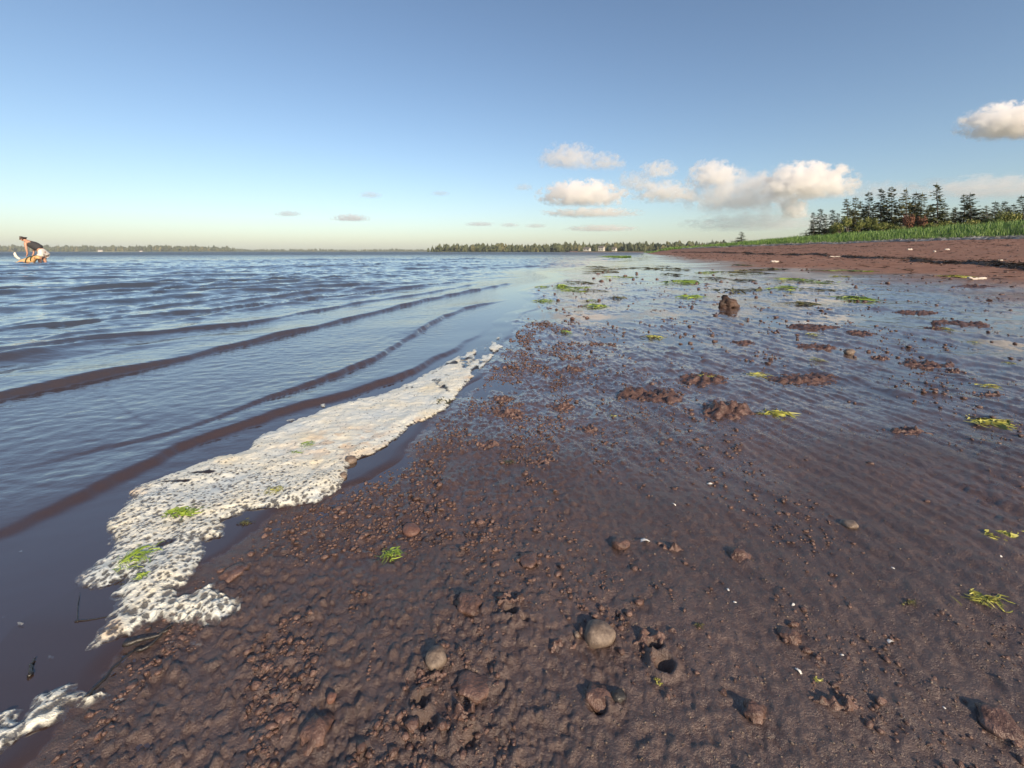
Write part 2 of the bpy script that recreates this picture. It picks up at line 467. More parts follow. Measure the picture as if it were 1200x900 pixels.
def polar(rings, angs):
    R, A = np.meshgrid(rings, angs, indexing='ij')
    X = R * np.sin(A); Y = R * np.cos(A)
    nr, na = R.shape
    i = np.arange(nr * na).reshape(nr, na)
    F = np.stack([i[:-1, :-1], i[1:, :-1], i[1:, 1:], i[:-1, 1:]], -1).reshape(-1, 4)
    return X.ravel(), Y.ravel(), F[:, ::-1]

def angle_set(lo, hi, step, coarse):
    """fine steps between lo and hi, coarse steps round the rest of the circle (radians from +Y towards +X)"""
    fine = np.arange(lo, hi + 1e-6, step)
    rest = np.arange(fine[-1] + coarse, lo + 2 * np.pi - coarse * .4, coarse)
    return np.concatenate([fine, rest, [lo + 2 * np.pi]])

def rings(r0, pieces):
    out = [r0]
    for r1, ratio in pieces:
        while out[-1] < r1:
            out.append(out[-1] * ratio)
    return np.array(out)

def keep(V, F, mask, attrs):
    """drop the faces with no vertex in mask and the vertices left over"""
    fm = mask[F].any(axis=1)
    F = F[fm]
    used = np.zeros(len(V), bool); used[F.ravel()] = True
    idx = np.cumsum(used) - 1
    return V[used], idx[F], {k: v[used] for k, v in attrs.items()}

# ---- beach (the ground sheet, sea bed included)
X, Y, F = polar(rings(.2, [(.40, 1.02), (2.4, 1.0050), (9, 1.0085), (60, 1.018), (400, 1.04), (9000, 1.15)]), angle_set(-.87, .87, .0027, .07))
near = np.hypot(X, Y) < 700
h = np.full(X.shape, -2.0); wet = np.zeros(X.shape); dry = np.zeros(X.shape)
moist = np.zeros(X.shape)
h[near], wet[near], dry[near], moist[near] = ground(X[near], Y[near])
h[~near] = np.where(X[~near] > 90, 3.0, -2.0)
t = tcoord(X, Y)
green = sstep(.99, 1.03, t + .01 * perlin(X, Y, 61))
beach = link('beach', mk_mesh('beach', np.stack([X, Y, h], 1), F, M_beach, {'wet': wet, 'dry': dry, 'green': green, 'moist': moist}))
tag(beach, 'wet red brown mud flat rising to dry sand and a turf bank', kind='structure')

# ---- sea
CRESTS = [  # plan of each breaking ripple, height, length of back slope
    ([(.60, -1.02), (.82, -.92), (.935, -.877), (1.15, -.86), (1.4, -.71), (1.75, -.46), (2.3, -.30), (3.0, -.16)], .016, .20),
    ([(.9, -1.25), (1.13, -1.04), (1.21, -.93), (1.48, -.83), (1.83, -.69), (2.2, -.62), (2.66, -.60), (3.45, -.52), (3.97, -.41), (4.83, 0.0)], .020, .32),
    ([(1.2, -2.1), (1.55, -1.74), (1.77, -1.66), (2.05, -1.53), (2.53, -1.42), (3.06, -1.26), (3.8, -1.07), (4.66, -.87), (5.9, -.44), (7.5, .1)], .024, .40),
    ([(1.7, -2.9), (2.18, -2.45), (2.46, -2.3), (2.74, -2.05), (3.06, -1.77), (3.55, -1.66), (4.43, -1.41), (5.3, -1.0), (7.4, -.4)], .023, .42),
    ([(2.6, -3.4), (3.3, -2.9), (4.0, -2.35), (4.9, -1.9), (6.2, -1.35), (8.0, -.7)], .028, .4),
]
def crest_field(X, Y):
    z = np.zeros(X.shape)
    for k, (pl, hh, back) in enumerate(CRESTS):
        pts = np.array([(b, a) for a, b in pl], float)
        best = np.full(X.shape, 9.0); sign = np.zeros(X.shape); along = np.zeros(X.shape)
        L = 0
        for (p, q) in zip(pts[:-1], pts[1:]):
            d = q - p; l = np.hypot(*d)
            tt = np.clip(((X - p[0]) * d[0] + (Y - p[1]) * d[1]) / l ** 2, 0, 1)
            ex = X - p[0] - tt * d[0]; ey = Y - p[1] - tt * d[1]
            dist = np.hypot(ex, ey)
            m = dist < best
            best = np.where(m, dist, best)
            sign = np.where(m, np.sign(ex * d[1] - ey * d[0]), sign)     # + on the shore side
            along = np.where(m, L + tt * l, along)
            L += l
        sd = best * sign + .018 * perlin(X * 5, Y * 5, 70 + k) + .006 * perlin(X * 22, Y * 22, 75 + k)
        amp = hh * sstep(0, .5, along) * (1 - sstep(L - 1.0, L, along)) * (.85 + .35 * perlin(X * 2.5, Y * 2.5, 80 + k))
        front = .0145 + .005 * perlin(X * 3, Y * 3, 85 + k)
        prof = np.where(sd > 0, np.exp(-(sd / front) ** 2), np.exp(-np.abs(sd / back) ** 1.3))
        z = np.maximum(z, amp * prof)
    return z

def sea_z(X, Y):
    r = np.hypot(X, Y)
    s = xw(Y) - X                                    # offshore distance
    z = crest_field(X, Y)
    out = sstep(1.2, 3.0, s + .12 * np.maximum(Y - 3, 0))
    def train(nx, ny, lam, seed, sharp=3.0):
        al = -X * ny + Y * nx; ac = X * nx + Y * ny
        ph = ac / lam + .9 * perlin(ac / lam * .3, al / lam * .10, seed) + .22 * perlin(ac / lam, al / lam * .4, seed + 1)
        c = (.5 + .5 * np.sin(2 * np.pi * ph)) ** sharp
        return c * np.clip(.5 + 1.1 * perlin(ac / lam * .45 + 5, al / lam * .14, seed + 2), 0, 1.4)
    w = .040 * train(.80, -.60, .85, 90) + .026 * train(.45, -.9, .55, 94) + .020 * train(.95, -.2, .38, 98) + .05 * sstep(5, 14, r) * train(.55, -.83, 2.1, 102)
    z = z + out * w * (1 - sstep(150, 600, r) * .6)
    rp = .0010 * fbm(X * 16 + Y * 4, Y * 22 - X * 6, 3, 110) * sstep(.05, .25, s) + .010 * out * fbm(X * 4.5, Y * 4.5, 3, 114)
    # the film that runs up the mud stays smooth
    return z + rp * np.clip(.10 + sstep(.28, .55, s - .15 * np.maximum(1.4 - Y, 0)), 0, 1)

X, Y, F = polar(rings(.28, [(.45, 1.02), (30, 1.0075), (120, 1.016), (9000, 1.09)]), angle_set(-.92, .30, .0030, .06))
s = xw(Y) - X
z = sea_z(X, Y)
chop = np.clip(sstep(.5, 2.5, s), .03, 1)
mask = (s > -.35 - .02 * Y) & (Y > -60)
calm = .06 + .94 * sstep(.22, .50, s - .15 * np.maximum(1.4 - Y, 0))
V, F, at = keep(np.stack([X, Y, z], 1), F, mask, {'chop': chop, 'calm': calm, 'deep': sstep(.3, 4.0, s), 'far': sstep(12, 110, np.hypot(X, Y))})
sea = link('sea', mk_mesh('sea', V, F, M_sea, at))
tag(sea, 'blue rippled sea breaking in low brown fronts along the mud', kind='structure')

# ------------------------------------------------------------------ far shores
def ridge_land(name, p, q, h, depth, mat, n=80, seed=0, label=None):
    """a low bank of land between plan points p and q, h metres high, with a rounded back"""
    p = np.array(p, float); q = np.array(q, float)
    d = (q - p) / np.hypot(*(q - p)); nrm = np.array([-d[1], d[0]])
    if nrm[1] < 0: nrm = -nrm
    U, W = np.meshgrid(np.linspace(0, 1, n), np.linspace(0, 1, 9), indexing='ij')
    L = np.hypot(*(q - p))
    ends = sstep(0, .06, U) * sstep(0, .06, 1 - U)
    z = -1.2 + (h + 1.2) * ends * sstep(0, .25, W) * (1 - sstep(.75, 1, W)) * (.8 + .5 * fbm(U * L / 300, W * 2, 3, 200 + seed))
    P = p[None, None] + U[..., None] * (q - p) + W[..., None] * nrm * depth
    V = np.stack([P[..., 0], P[..., 1], z], -1).reshape(-1, 3)
    i = np.arange(n * 9).reshape(n, 9)
    F = np.stack([i[:-1, :-1], i[1:, :-1], i[1:, 1:], i[:-1, 1:]], -1).reshape(-1, 4)
    o = link(name, mk_mesh(name, V, F, mat))
    tag(o, label, kind='structure')
    def zat(u, w):
        e = sstep(0, .06, u) * sstep(0, .06, 1 - u)
        return -1.2 + (h + 1.2) * e * sstep(0, .25, w) * (1 - sstep(.75, 1, w)) * (.8 + .5 * fbm(u * L / 300, w * 2, 3, 200 + seed))
    def at(u, w):
        P = p + np.asarray(u)[..., None] * (q - p) + np.asarray(w)[..., None] * nrm * depth
        return P[..., 0], P[..., 1], zat(np.asarray(u), np.asarray(w))
    return o, at

def conifer_mass(name, at, n, hmin, hmax, wmin=.12, wmax=.7, ufun=None, seed=0, label=None, ragged=.35, mat=None):
    r = np.random.default_rng(seed)
    u = r.uniform(.02, .98, n) if ufun is None else ufun(r, n)
    w = r.uniform(wmin, wmax, n)
    x, y, z = at(u, w)
    hh = (hmin + (hmax - hmin) * r.random(n) ** 1.3) * (1 + ragged * fbm(u * 40, w, 3, seed + 3))
    rad = hh * r.uniform(.16, .34, n)
    round_ = r.random(n) < .35
    prof = np.array([(0.0, .25), (.12, 1.0), (.38, .72), (.62, .50), (.62, .60), (.84, .24), (1.0, .02)])
    prof2 = np.array([(0.0, .2), (.15, .9), (.4, 1.25), (.62, 1.2), (.78, .95), (.92, .5), (1.0, .05)])
    k = 6
    pr = np.where(round_[:, None, None], prof2[None], prof[None])        # n,7,2
    ang = np.arange(k) / k * 2 * np.pi + r.uniform(0, 6, n)[:, None]       # n,k
    jit = 1 + .3 * r.standard_normal((n, 7, k))
    rr = pr[..., 1][..., None] * rad[:, None, None] * np.clip(jit, .4, 1.7)
    V = np.stack([x[:, None, None] + rr * np.cos(ang)[:, None, :], y[:, None, None] + rr * np.sin(ang)[:, None, :],
                  np.broadcast_to((z - .5)[:, None, None] + pr[..., 0][..., None] * hh[:, None, None], rr.shape) + .06 * hh[:, None, None] * r.standard_normal(rr.shape)], -1)
    base = (np.arange(n) * 7 * k)[:, None, None]
    i = np.arange(7)[:-1, None] * k; j = np.arange(k)[None]; j2 = (j + 1) % k
    quad = np.stack([i + j, i + j2, i + k + j2, i + k + j], -1).reshape(-1, 4)
    F = (base + quad[None]).reshape(-1, 4)
    tone = np.repeat(np.clip(r.normal(.45, .25, n), 0, 1), 7 * k)
    o = link(name, mk_mesh(name, V.reshape(-1, 3), F, mat or M_forest, {'tone': tone}, smooth=False))
    return tag(o, label, 'forest', kind='stuff')

land_a, at_a = ridge_land('far_shore', (-2700, 1850), (-1330, 1980), 7, 420, M_hill, seed=1, label='low dark wooded shore across the bay, at the far left')
conifer_mass('far_woods', at_a, 1100, 14, 24, .05, .8, seed=11, label='dark green woods along the left part of the far shore')
land_b, at_b = ridge_land('far_shore', (-2150, 2380), (60, 2700), 7, 500, M_hill, n=140, seed=2, label='thin olive line of land along the horizon in mid bay')
conifer_mass('far_woods', at_b, 1400, 7, 13, .05, .8, ufun=lambda r, n: np.clip(.02 + .96 * r.random(n) ** 1.25, 0, 1), seed=12, label='low olive woods along the middle of the far shore')
land_c, at_c = ridge_land('headland', (-190, 900), (250, 520), 2.2, 160, M_hill, seed=3, label='wooded headland closing the bay behind the mud flat')
conifer_mass('headland_woods', at_c, 1200, 6, 13.5, .10, .85, ufun=lambda r, n: .03 + .94 * r.random(n), seed=13, label='dense conifer woods on the headland behind the mud flat')
land_d, at_d = ridge_land('headland', (180, 540), (760, 640), 5, 200, M_hill, seed=4, label='low bushy rise beyond the marsh at the end of the beach')
conifer_mass('headland_woods', at_d, 700, 3.5, 9, .05, .85, seed=14, label='low scattered woods beyond the end of the beach')

# pale field, and a headland bank whose orange is painted sunlight
def strip(name, at, u0, u1, w0, w1, mat, up, label, cat, n=24):
    U, W = np.meshgrid(np.linspace(u0, u1, n), np.linspace(w0, w1, 6), indexing='ij')
    x, y, z = at(U, W)
    edge = np.sin(np.linspace(0, np.pi, 6))[None, :] * np.sin(np.linspace(0, np.pi, n))[:, None]
    V = np.stack([x, y, z + up * edge ** .4], -1).reshape(-1, 3)
    i = np.arange(n * 6).reshape(n, 6)
    F = np.stack([i[:-1, :-1], i[1:, :-1], i[1:, 1:], i[:-1, 1:]], -1).reshape(-1, 4)
    return tag(link(name, mk_mesh(name, V, F, mat)), label, cat, kind='structure')
strip('field', at_a, .645, .80, .01, .045, M_field, 2.5, 'pale green field by the water on the far left shore', 'field')
strip('sunlit_bank', at_c, .60, .97, .005, .03, M_sunbank, 1.3, 'sunlit orange bank at the foot of the headland woods', 'bank')

def house(x, y, z, w, d, h, rot, label, group='white houses on far shores', storeys=1):
    e = bpy.data.objects.new('house', None); COL.objects.link(e)
    e.location = (x, y, z); e.rotation_euler = (0, 0, rot)
    tag(e, label, 'house', group)
    b = MB()
    bx = np.array([(-w/2, -d/2), (w/2, -d/2), (w/2, d/2), (-w/2, d/2)])
    V = [(*q, -2) for q in bx] + [(*q, h) for q in bx] + [(-w/2, 0, h + d*.35), (w/2, 0, h + d*.35)]
    b.add(V, [(0, 1, 5), (0, 5, 4), (1, 2, 6), (1, 6, 5), (2, 3, 7), (2, 7, 6), (3, 0, 4), (3, 4, 7), (4, 7, 8), (5, 9, 6)])
    link('wall', b.mesh('wall', M_wall, False), e)
    b = MB(); o = .35; t = .18
    for s_ in (-1, 1):
        V = [(-w/2 - o, s_ * (d/2 + o), h - o*.7), (w/2 + o, s_ * (d/2 + o), h - o*.7), (w/2 + o, 0, h + d*.35 + .02), (-w/2 - o, 0, h + d*.35 + .02)]
        V += [(a, b_, c + t) for a, b_, c in V]
        b.add(V, [(0, 1, 2, 3), (4, 5, 6, 7), (0, 1, 5, 4), (1, 2, 6, 5), (2, 3, 7, 6), (3, 0, 4, 7)])
    rf = link('roof', b.mesh('roof', M_roof, False), e)
    def box(c, s_):
        V = [(c[0] + sx * s_[0]/2, c[1] + sy * s_[1]/2, c[2] + sz * s_[2]/2) for sz in (-1, 1) for sx, sy in ((-1, -1), (1, -1), (1, 1), (-1, 1))]
        return V, [(0, 3, 2, 1), (4, 5, 6, 7), (0, 1, 5, 4), (1, 2, 6, 5), (2, 3, 7, 6), (3, 0, 4, 7)]
    b = MB(); b.add(*box((w * .2, 0, h + d * .35 + .3), (.7, .7, 1.4)))
    link('chimney', b.mesh('chimney', M_roof, False), rf)
    b = MB(); b.add(*box((0, 0, 0), (1.3, .1, 1.4)))
    wm = b.mesh('window', M_pane, False)
    for st in range(storeys):
        for k in range(max(2, int(w // 3.2))):
            link('window', wm, e, ((k + .5) / max(2, int(w // 3.2)) * w - w/2, -d/2 - .03, 1.6 + st * 2.7))
    return e
for (u, w_, wd, hh, st, lab) in [(.684, .03, 16, 6, 2, 'large white house on the field by the dark far left shore'),
                              (.802, .03, 10, 3.2, 1, 'small white house at the water near the right end of the pale far field')]:
    x, y, z = [float(np.squeeze(a)) for a in at_a(np.array([u]), np.array([w_]))]
    house(x, y, z + 1.5, wd, 9, hh, .5, lab, storeys=st)
for (px, y, wd, hh, lab) in [(688, 640, 9, 2.6, 'long low white house at the left of the pair below the headland woods'), (705, 625, 7.5, 4.2, 'taller white house in the middle below the headland woods'),
                             (720, 612, 5, 2.4, 'smallest white house at the right below the headland woods')]:
    house((px - CX) / F_PX * y, y, 1.9, wd, 6, hh, -.6, lab, storeys=2 if hh > 4 else 1)
for (px, y, z, wd, lab) in [(573, 900, 1.5, 11, 'tiny white house at the tip of the wooded headland'), (842, 640, 7.2, 17, 'long pale house on the low rise beyond the beach end')]:
    house((px - CX) / F_PX * y, y, z, wd, 7, 3.0, -.4, lab)

# ------------------------------------------------------------------ bank: grass, litter, weed lines
def on_beach(r, n, t0, t1, y0, y1):
    """random places between two fractions of the beach's width, denser close by"""
    y = np.exp(r.uniform(math.log(y0), math.log(y1), n))
    tt = r.uniform(t0, t1, n)
    a = xw(y)
    return a + tt * (xg(y) - a), y

def blades(name, x, y, h, w, mat, r, lean=.35, tone=None):
    n = len(x)
    z = ground(x, y)[0]
    ang = r.uniform(0, 2 * np.pi, n); ln = r.uniform(.05, lean, n) * h
    dx = np.cos(ang) * ln + .12 * h; dy = np.sin(ang) * ln
    sa = r.uniform(0, np.pi, n); wx = np.cos(sa) * w / 2; wy = np.sin(sa) * w / 2
    P = [np.stack([x - wx, y - wy, z - .03], 1), np.stack([x + wx, y + wy, z - .03], 1),
         np.stack([x + dx * .35 + wx * .8, y + dy * .35 + wy * .8, z + h * .6], 1), np.stack([x + dx * .35 - wx * .8, y + dy * .35 - wy * .8, z + h * .6], 1),
         np.stack([x + dx, y + dy, z + h * .95], 1)]
    V = np.stack(P, 1).reshape(-1, 3)
    b = np.arange(n)[:, None] * 5
    F = np.concatenate([b + np.array([[0, 1, 2]]), b + np.array([[0, 2, 3]]), b + np.array([[3, 2, 4]])])
    tn = np.repeat(r.random(n) if tone is None else tone, 5)
    return link(name, mk_mesh(name, V, F, mat, {'tone': tn}, smooth=False))

r = np.random.default_rng(21)
n = 90000
y = np.exp(r.uniform(math.log(14), math.log(190), n)); off = r.random(n) ** 1.5 * 22
x = xg(y) + .1 + off + .9 * perlin(y * .35, y * 0, 140) + .5 * perlin(y * 1.1, y * 0, 141)
cl = fbm(x * .5, y * .5, 3, 142)
m = cl + r.normal(0, .25, n) > -.35
x, y, cl, off = x[m], y[m], cl[m], off[m]
hgt = np.clip(.34 + .22 * cl + r.normal(0, .10, len(x)), .15, .95) * np.interp(y, [14, 90, 190], [1, 1, .9]) * np.interp(off, [0, 1.5, 30], [.55, 1.0, 1.1])
wid = np.interp(y, [14, 60, 190], [.022, .04, .10])
tag(blades('dune_grass', x, y, hgt, wid, M_grass, r, tone=np.clip(.45 + .45 * cl + r.normal(0, .16, len(x)), 0, 1)),
    'long bright green dune grass along the bank behind the beach', 'grass', kind='stuff')
# marsh grass at the far end of the flat, and a weedy bar
r = np.random.default_rng(22)
n = 9000
y = r.uniform(95, 250, n); x = xw(y) + 1.0 + r.random(n) * (xg(y) - xw(y)) * np.interp(y, [95, 250], [.55, 1.1]) + np.interp(y, [95, 150], [6, 0])
m = fbm(x * .12, y * .06, 3, 144) > -.1
tag(blades('marsh_grass', x[m], y[m], np.clip(r.normal(.45, .12, m.sum()), .2, .8), np.full(m.sum(), .12), M_grass, r), 'patch of green marsh grass at the far end of the flat', 'grass', kind='stuff')
r = np.random.default_rng(23)
cx, cy = pix(718, 301.5); n = 1500
a = r.uniform(0, 2 * np.pi, n); q = np.sqrt(r.random(n))
x = cx + 1.05 * q * np.cos(a); y = cy + 5.0 * q * np.sin(a)
o = blades('weed_islet', x, y, r.uniform(.06, .20, n), np.full(n, .05), M_grass, r); o.location.z = .03
tag(o, 'small green weed islet standing in the shallows beyond the flat', 'weed patch', kind='thing')

def litter(name, x, y, z, ln, w, mat, r, along=None, tilt=.3):
    """thin flat strands"""
    n = len(x)
    a = r.uniform(0, np.pi, n) if along is None else along + r.normal(0, .5, n)
    dx = np.cos(a) * ln / 2; dy = np.sin(a) * ln / 2; dz = r.normal(0, tilt, n) * ln * .5
    nx = -np.sin(a) * w / 2; ny = np.cos(a) * w / 2; nz = w * .5
    bend = r.normal(0, .18, n) * ln
    V = np.stack([np.stack([x - dx, y - dy, z - dz], 1), np.stack([x + nx - ny * 0 - np.sin(a) * bend, y + ny + np.cos(a) * bend, z + nz], 1),
                  np.stack([x + dx, y + dy, z + dz], 1), np.stack([x - nx - np.sin(a) * bend, y - ny + np.cos(a) * bend, z - nz * .3], 1)], 1).reshape(-1, 3)
    b = np.arange(n)[:, None] * 4
    F = (b + np.array([[0, 1, 2, 3]])).reshape(-1, 4)
    return mk_mesh(name, V, F, mat, {'tone': np.repeat(r.random(n), 4)}, smooth=False)

def heap_line(name, tcf, tw, hgt, y0, y1, mat, seed, nstr, ln, label, gap=-.6, jag=.02):
    """a ragged ridge of stranded weed following the beach, with loose strands over it"""
    r = np.random.default_rng(seed)
    yy = np.exp(np.linspace(math.log(y0), math.log(y1), 420)); cr = np.linspace(-1, 1, 11)
    Yg, Cg = np.meshgrid(yy, cr, indexing='ij')
    tc = np.interp(Yg, *tcf) if isinstance(tcf, tuple) else tcf
    tt = tc + jag * fbm(Yg * .25, Yg * 0 + seed, 3, 150) + Cg * tw * (.6 + .8 * np.abs(perlin(Yg * .5, Yg * 0, 151 + seed)))
    a = xw(Yg); Xg = a + tt * (xg(Yg) - a)
    body = np.clip(1 - Cg ** 2, 0, 1) ** .7 * np.clip(sstep(gap, gap + .5, fbm(Yg * .4, Cg * .3, 3, 152 + seed)), 0, 1)
    z = ground(Xg, Yg)[0] - .03 + body * hgt * (1 + .7 * fbm(Xg * 5, Yg * 5, 3, 153)) 
    V = np.stack([Xg, Yg, z], -1).reshape(-1, 3)
    i = np.arange(Yg.size).reshape(Yg.shape)
    F = np.stack([i[:-1, :-1], i[1:, :-1], i[1:, 1:], i[:-1, 1:]], -1).reshape(-1, 4)
    o = link(name, mk_mesh(name, V, F, mat, {'tone': np.clip(.4 + .5 * fbm(Xg * 4, Yg * 4, 3, 155), 0, 1).ravel()}))
    tag(o, label, 'wrack line', kind='stuff')
    k = r.integers(0, Yg.size, nstr)
    xs = Xg.ravel()[k] + r.normal(0, .05, nstr); ys = Yg.ravel()[k] + r.normal(0, .12, nstr)
    zs = V[k, 2] + r.uniform(0, .03, nstr)
    s2 = np.interp(ys, [y0, y1], [1, 2.5])
    p = link('strand', litter('strand', xs, ys, zs, ln * r.uniform(.4, 1.3, nstr) * s2, .012 * s2, mat, r), o)
    p['kind'] = 'stuff'
    return o
heap_line('wrack_line', ([6, 8, 14, 20, 50], [.29, .315, .385, .42, .47]), .016, .07, 5.5, 75, M_weedd, 31, 5000, .16, 'black line of stranded seaweed running along the brown sand', gap=-.35)
heap_line('wrack_line', .72, .010, .03, 8, 60, M_weedd, 32, 1200, .16, 'faint thin dark line of old weed higher up the sand', gap=.15, jag=.04)
heap_line('reed_litter', .975, .022, .13, 12, 95, M_reed, 33, 6000, .35, 'pale grey band of dead reed litter at the foot of the grass', gap=-.9)

# ------------------------------------------------------------------ trees
def spruce_mesh(seed, H, sparse):
    """trunk and crown meshes of one spruce, H metres tall"""
    r = np.random.default_rng(seed)
    nz = 9; zz = np.linspace(0, H, nz)
    bend = np.cumsum(r.normal(0, .035 * H / nz, (nz, 2)), 0); bend[0] = 0
    tp = np.stack([bend[:, 0], bend[:, 1], zz], 1)
    b = MB(); b.add(*tube(tp, .085 * (H / 8) * (1 - zz / H * .93), 7))
    c = MB()
    dead = MB(); 
    z = H * .06; R0 = H * .27
    lop = r.uniform(0, 2 * np.pi)
    gaps = r.random(60) < .12 + .2 * sparse
    kk = 0
    while z < H * .985:
        f = z / H
        px_, py_ = np.interp(z, zz, tp[:, 0]), np.interp(z, zz, tp[:, 1])
        low = f < .16 + .22 * sparse
        for j in range(r.integers(3, 5 + (f < .7))):
            az = r.uniform(0, 2 * np.pi)
            L = R0 * (1 - f) ** .75 * (.55 + .45 * np.sin(np.pi * min(1, f * 1.7 + .15))) * r.uniform(.55, 1.25) * (1 + .22 * np.cos(az - lop)) + .12
            if gaps[kk % 60]: L *= .5
            d = np.array([np.cos(az), np.sin(az)])
            s_ = np.linspace(0, 1, 5)
            rise = -.10 - .38 * (1 - f) + r.normal(0, .08) + (.5 if f > .9 else 0)
            pz = z + L * (rise * s_ + .28 * s_ ** 2.5)
            pts = np.stack([px_ + d[0] * L * s_, py_ + d[1] * L * s_, pz], 1)
            if low and r.random() < .75:
                dead.add(*tube(pts, .018 * (1 - s_ * .8), 4, False)); continue
            m_ = max(9, int(L / .055))
            t_ = r.uniform(.15, 1, m_)
            base = np.stack([np.interp(t_, s_, pts[:, k]) for k in range(3)], 1)
            side = np.where(r.random(m_) < .5, -1, 1)[:, None] * np.array([-d[1], d[0], 0])[None]
            out = np.array([d[0], d[1], -.12])[None]
            dirv = side * r.uniform(.3, 1.0, (m_, 1)) + out * r.uniform(.3, 1.0, (m_, 1)) + np.array([0, 0, 1.0])[None] * r.normal(-.22, .22, (m_, 1))
            dirv /= np.linalg.norm(dirv, axis=1)[:, None]
            ln = (.17 + .20 * (1 - t_)[:, None] * min(1, L)) * r.uniform(.7, 1.3, (m_, 1)) * (.75 + H / 30)
            wv = np.cross(dirv, np.array([0, 0, 1.0])[None] + r.normal(0, .5, (m_, 3))); wv /= np.linalg.norm(wv, axis=1)[:, None] + 1e-9
            wv *= ln * .30
            V = np.stack([base - dirv * ln * .1, base + dirv * ln * .45 + wv, base + dirv * ln, base + dirv * ln * .45 - wv], 1).reshape(-1, 3)
            F = (np.arange(m_)[:, None] * 4 + np.array([[0, 1, 2, 3]])).reshape(-1, 4)
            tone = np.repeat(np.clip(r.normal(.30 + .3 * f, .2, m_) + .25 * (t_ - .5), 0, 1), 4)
            c.add(V, F, tone)
            c.add(*tube(pts[:4], .016 * (1 - s_[:4] * .8), 3, False), a=.05)
        z += H * r.uniform(.016, .030); kk += 1
    tip = np.array([tp[-1] - (0, 0, .5), tp[-1] + (0, 0, .18)])
    c.add(*tube(tip, [.05, .008], 4), a=.4)
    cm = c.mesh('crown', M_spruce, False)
    dm = dead.mesh('dead_branches', M_bark, False) if dead.n else None
    return b.mesh('trunk', M_bark), cm, dm

SPR = [spruce_mesh(300 + k, 8.0, s_) for k, s_ in enumerate([.1, .35, .6, .8, .2, .5, .9])]
def plant_spruce(x, y, H, label, k, group, rot, name='spruce_tree'):
    z = gz(x, y) - .1
    e = bpy.data.objects.new(name, None); COL.objects.link(e)
    e.location = (x, y, z); e.rotation_euler = (0, 0, rot); s_ = H / 8.0
    wd_ = 1.9 if H < 6 else 1.5; e.scale = (s_ * wd_, s_ * wd_, s_)
    tag(e, label, 'tree', group)
    tr, cr, de = SPR[k % len(SPR)]
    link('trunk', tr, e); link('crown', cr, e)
    if de: link('dead_branches', de, e)
    return e

GT = 'spruces behind the dune grass'
TREES = [  # pixel column, pixel row of the top, distance, shape, label
    (945, 270, 72, 0, 'small dark spruce at the open left end of the spruce row'),
    (954, 249, 74, 0, 'bushy dark spruce, second from the left end of the row'),
    (961, 245, 77, 4, None), (967, 251, 72, 0, None), (975, 246, 76, 4, None), (982, 250, 74, 0, None),
    (993, 233, 75, 2, None), (1000, 231, 77, 3, None), (1009, 236, 79, 2, None),
    (1019, 225, 72, 5, None), (1031, 221, 70, 5, None),
    (1044, 219, 69, 5, 'tall dark spruce left of the gap with sky showing through'),
    (1054, 232, 76, 3, None), (1061, 221, 68, 3, 'thin spruce standing above the left rust red dead bush'),
    (1074, 225, 68, 6, 'sparse spruce with bare lower trunk beside the two rust red bushes'), (1081, 226, 70, 6, None),
    (1097, 215, 66, 1, 'tallest and broadest spruce, with a full dark pointed crown'),
    (1108, 238, 74, 2, None), (1118, 246, 68, 0, None),
    (1130, 228, 68, 2, 'left one of two slim pointed spruces standing right of the tallest spruce'),
    (1140, 226, 67, 1, 'right one of two slim pointed spruces standing right of the tallest spruce'),
    (1157, 241, 66, 2, None), (1166, 236, 68, 6, None), (1178, 236, 64, 4, None), (1188, 239, 66, 6, None),
    (1197, 229, 64, 6, 'bare thin spruce at the right edge of the photo'), (1150, 247, 75, 4, None), (1090, 240, 78, 4, None), (1036, 240, 80, 4, None),
    (988, 256, 82, 4, None), (996, 246, 80, 0, None), (1015, 243, 79, 4, None), (1040, 234, 79, 2, None), (1066, 236, 79, 1, None), (1078, 238, 80, 0, None), (1104, 246, 79, 1, None), (1120, 243, 79, 4, None), (1136, 240, 79, 0, None), (1154, 248, 79, 4, None), (1169, 245, 79, 0, None), (1181, 244, 79, 4, None), (1191, 246, 79, 1, None), (951, 258, 76, 0, None), (978, 257, 74, 0, None), (1003, 248, 76, 4, None), (1026, 240, 76, 4, None), (1049, 244, 76, 0, None), (1071, 240, 75, 4, None), (1086, 246, 74, 0, None), (1115, 250, 75, 4, None), (1143, 246, 75, 0, None), (1161, 250, 74, 4, None), (1184, 247, 73, 0, None), (1205, 240, 70, 1, None), (1212, 236, 72, 2, None), (1014, 250, 84, 0, None), (1067, 244, 82, 4, None), (1125, 248, 80, 0, None), (1172, 250, 76, 0, None), (1194, 250, 74, 0, None)]
rr = random.Random(5)
ORD = ('first second third fourth fifth sixth seventh eighth ninth tenth eleventh twelfth thirteenth fourteenth fifteenth sixteenth seventeenth eighteenth nineteenth twentieth twenty-first twenty-second twenty-third twenty-fourth').split()
nth_tall = {t_[0]: k_ for k_, t_ in enumerate(sorted(t_ for t_ in TREES if t_[4] is None and t_[1] < 240 and t_[0] < 1200))}
for i, (px, py, d, k, lab) in enumerate(TREES):
    if lab is None and px in nth_tall:
        n_ = nth_tall[px]
        lab = ORD[n_] + ' of the ragged ordinary tall spruces, counted from the left end of the row'
    elif lab is None:
        lab = 'low dark spruce filling the gaps between the tall spruces'
    d = d - 8
    x = (px - CX) / F_PX * d
    H = CAM_H + (HZ - py) / F_PX * d - gz(x, d) + .1
    plant_spruce(x, d, H, lab or 'ragged dark spruce among the close row behind the dune grass', k, GT, rr.uniform(0, 6.28))
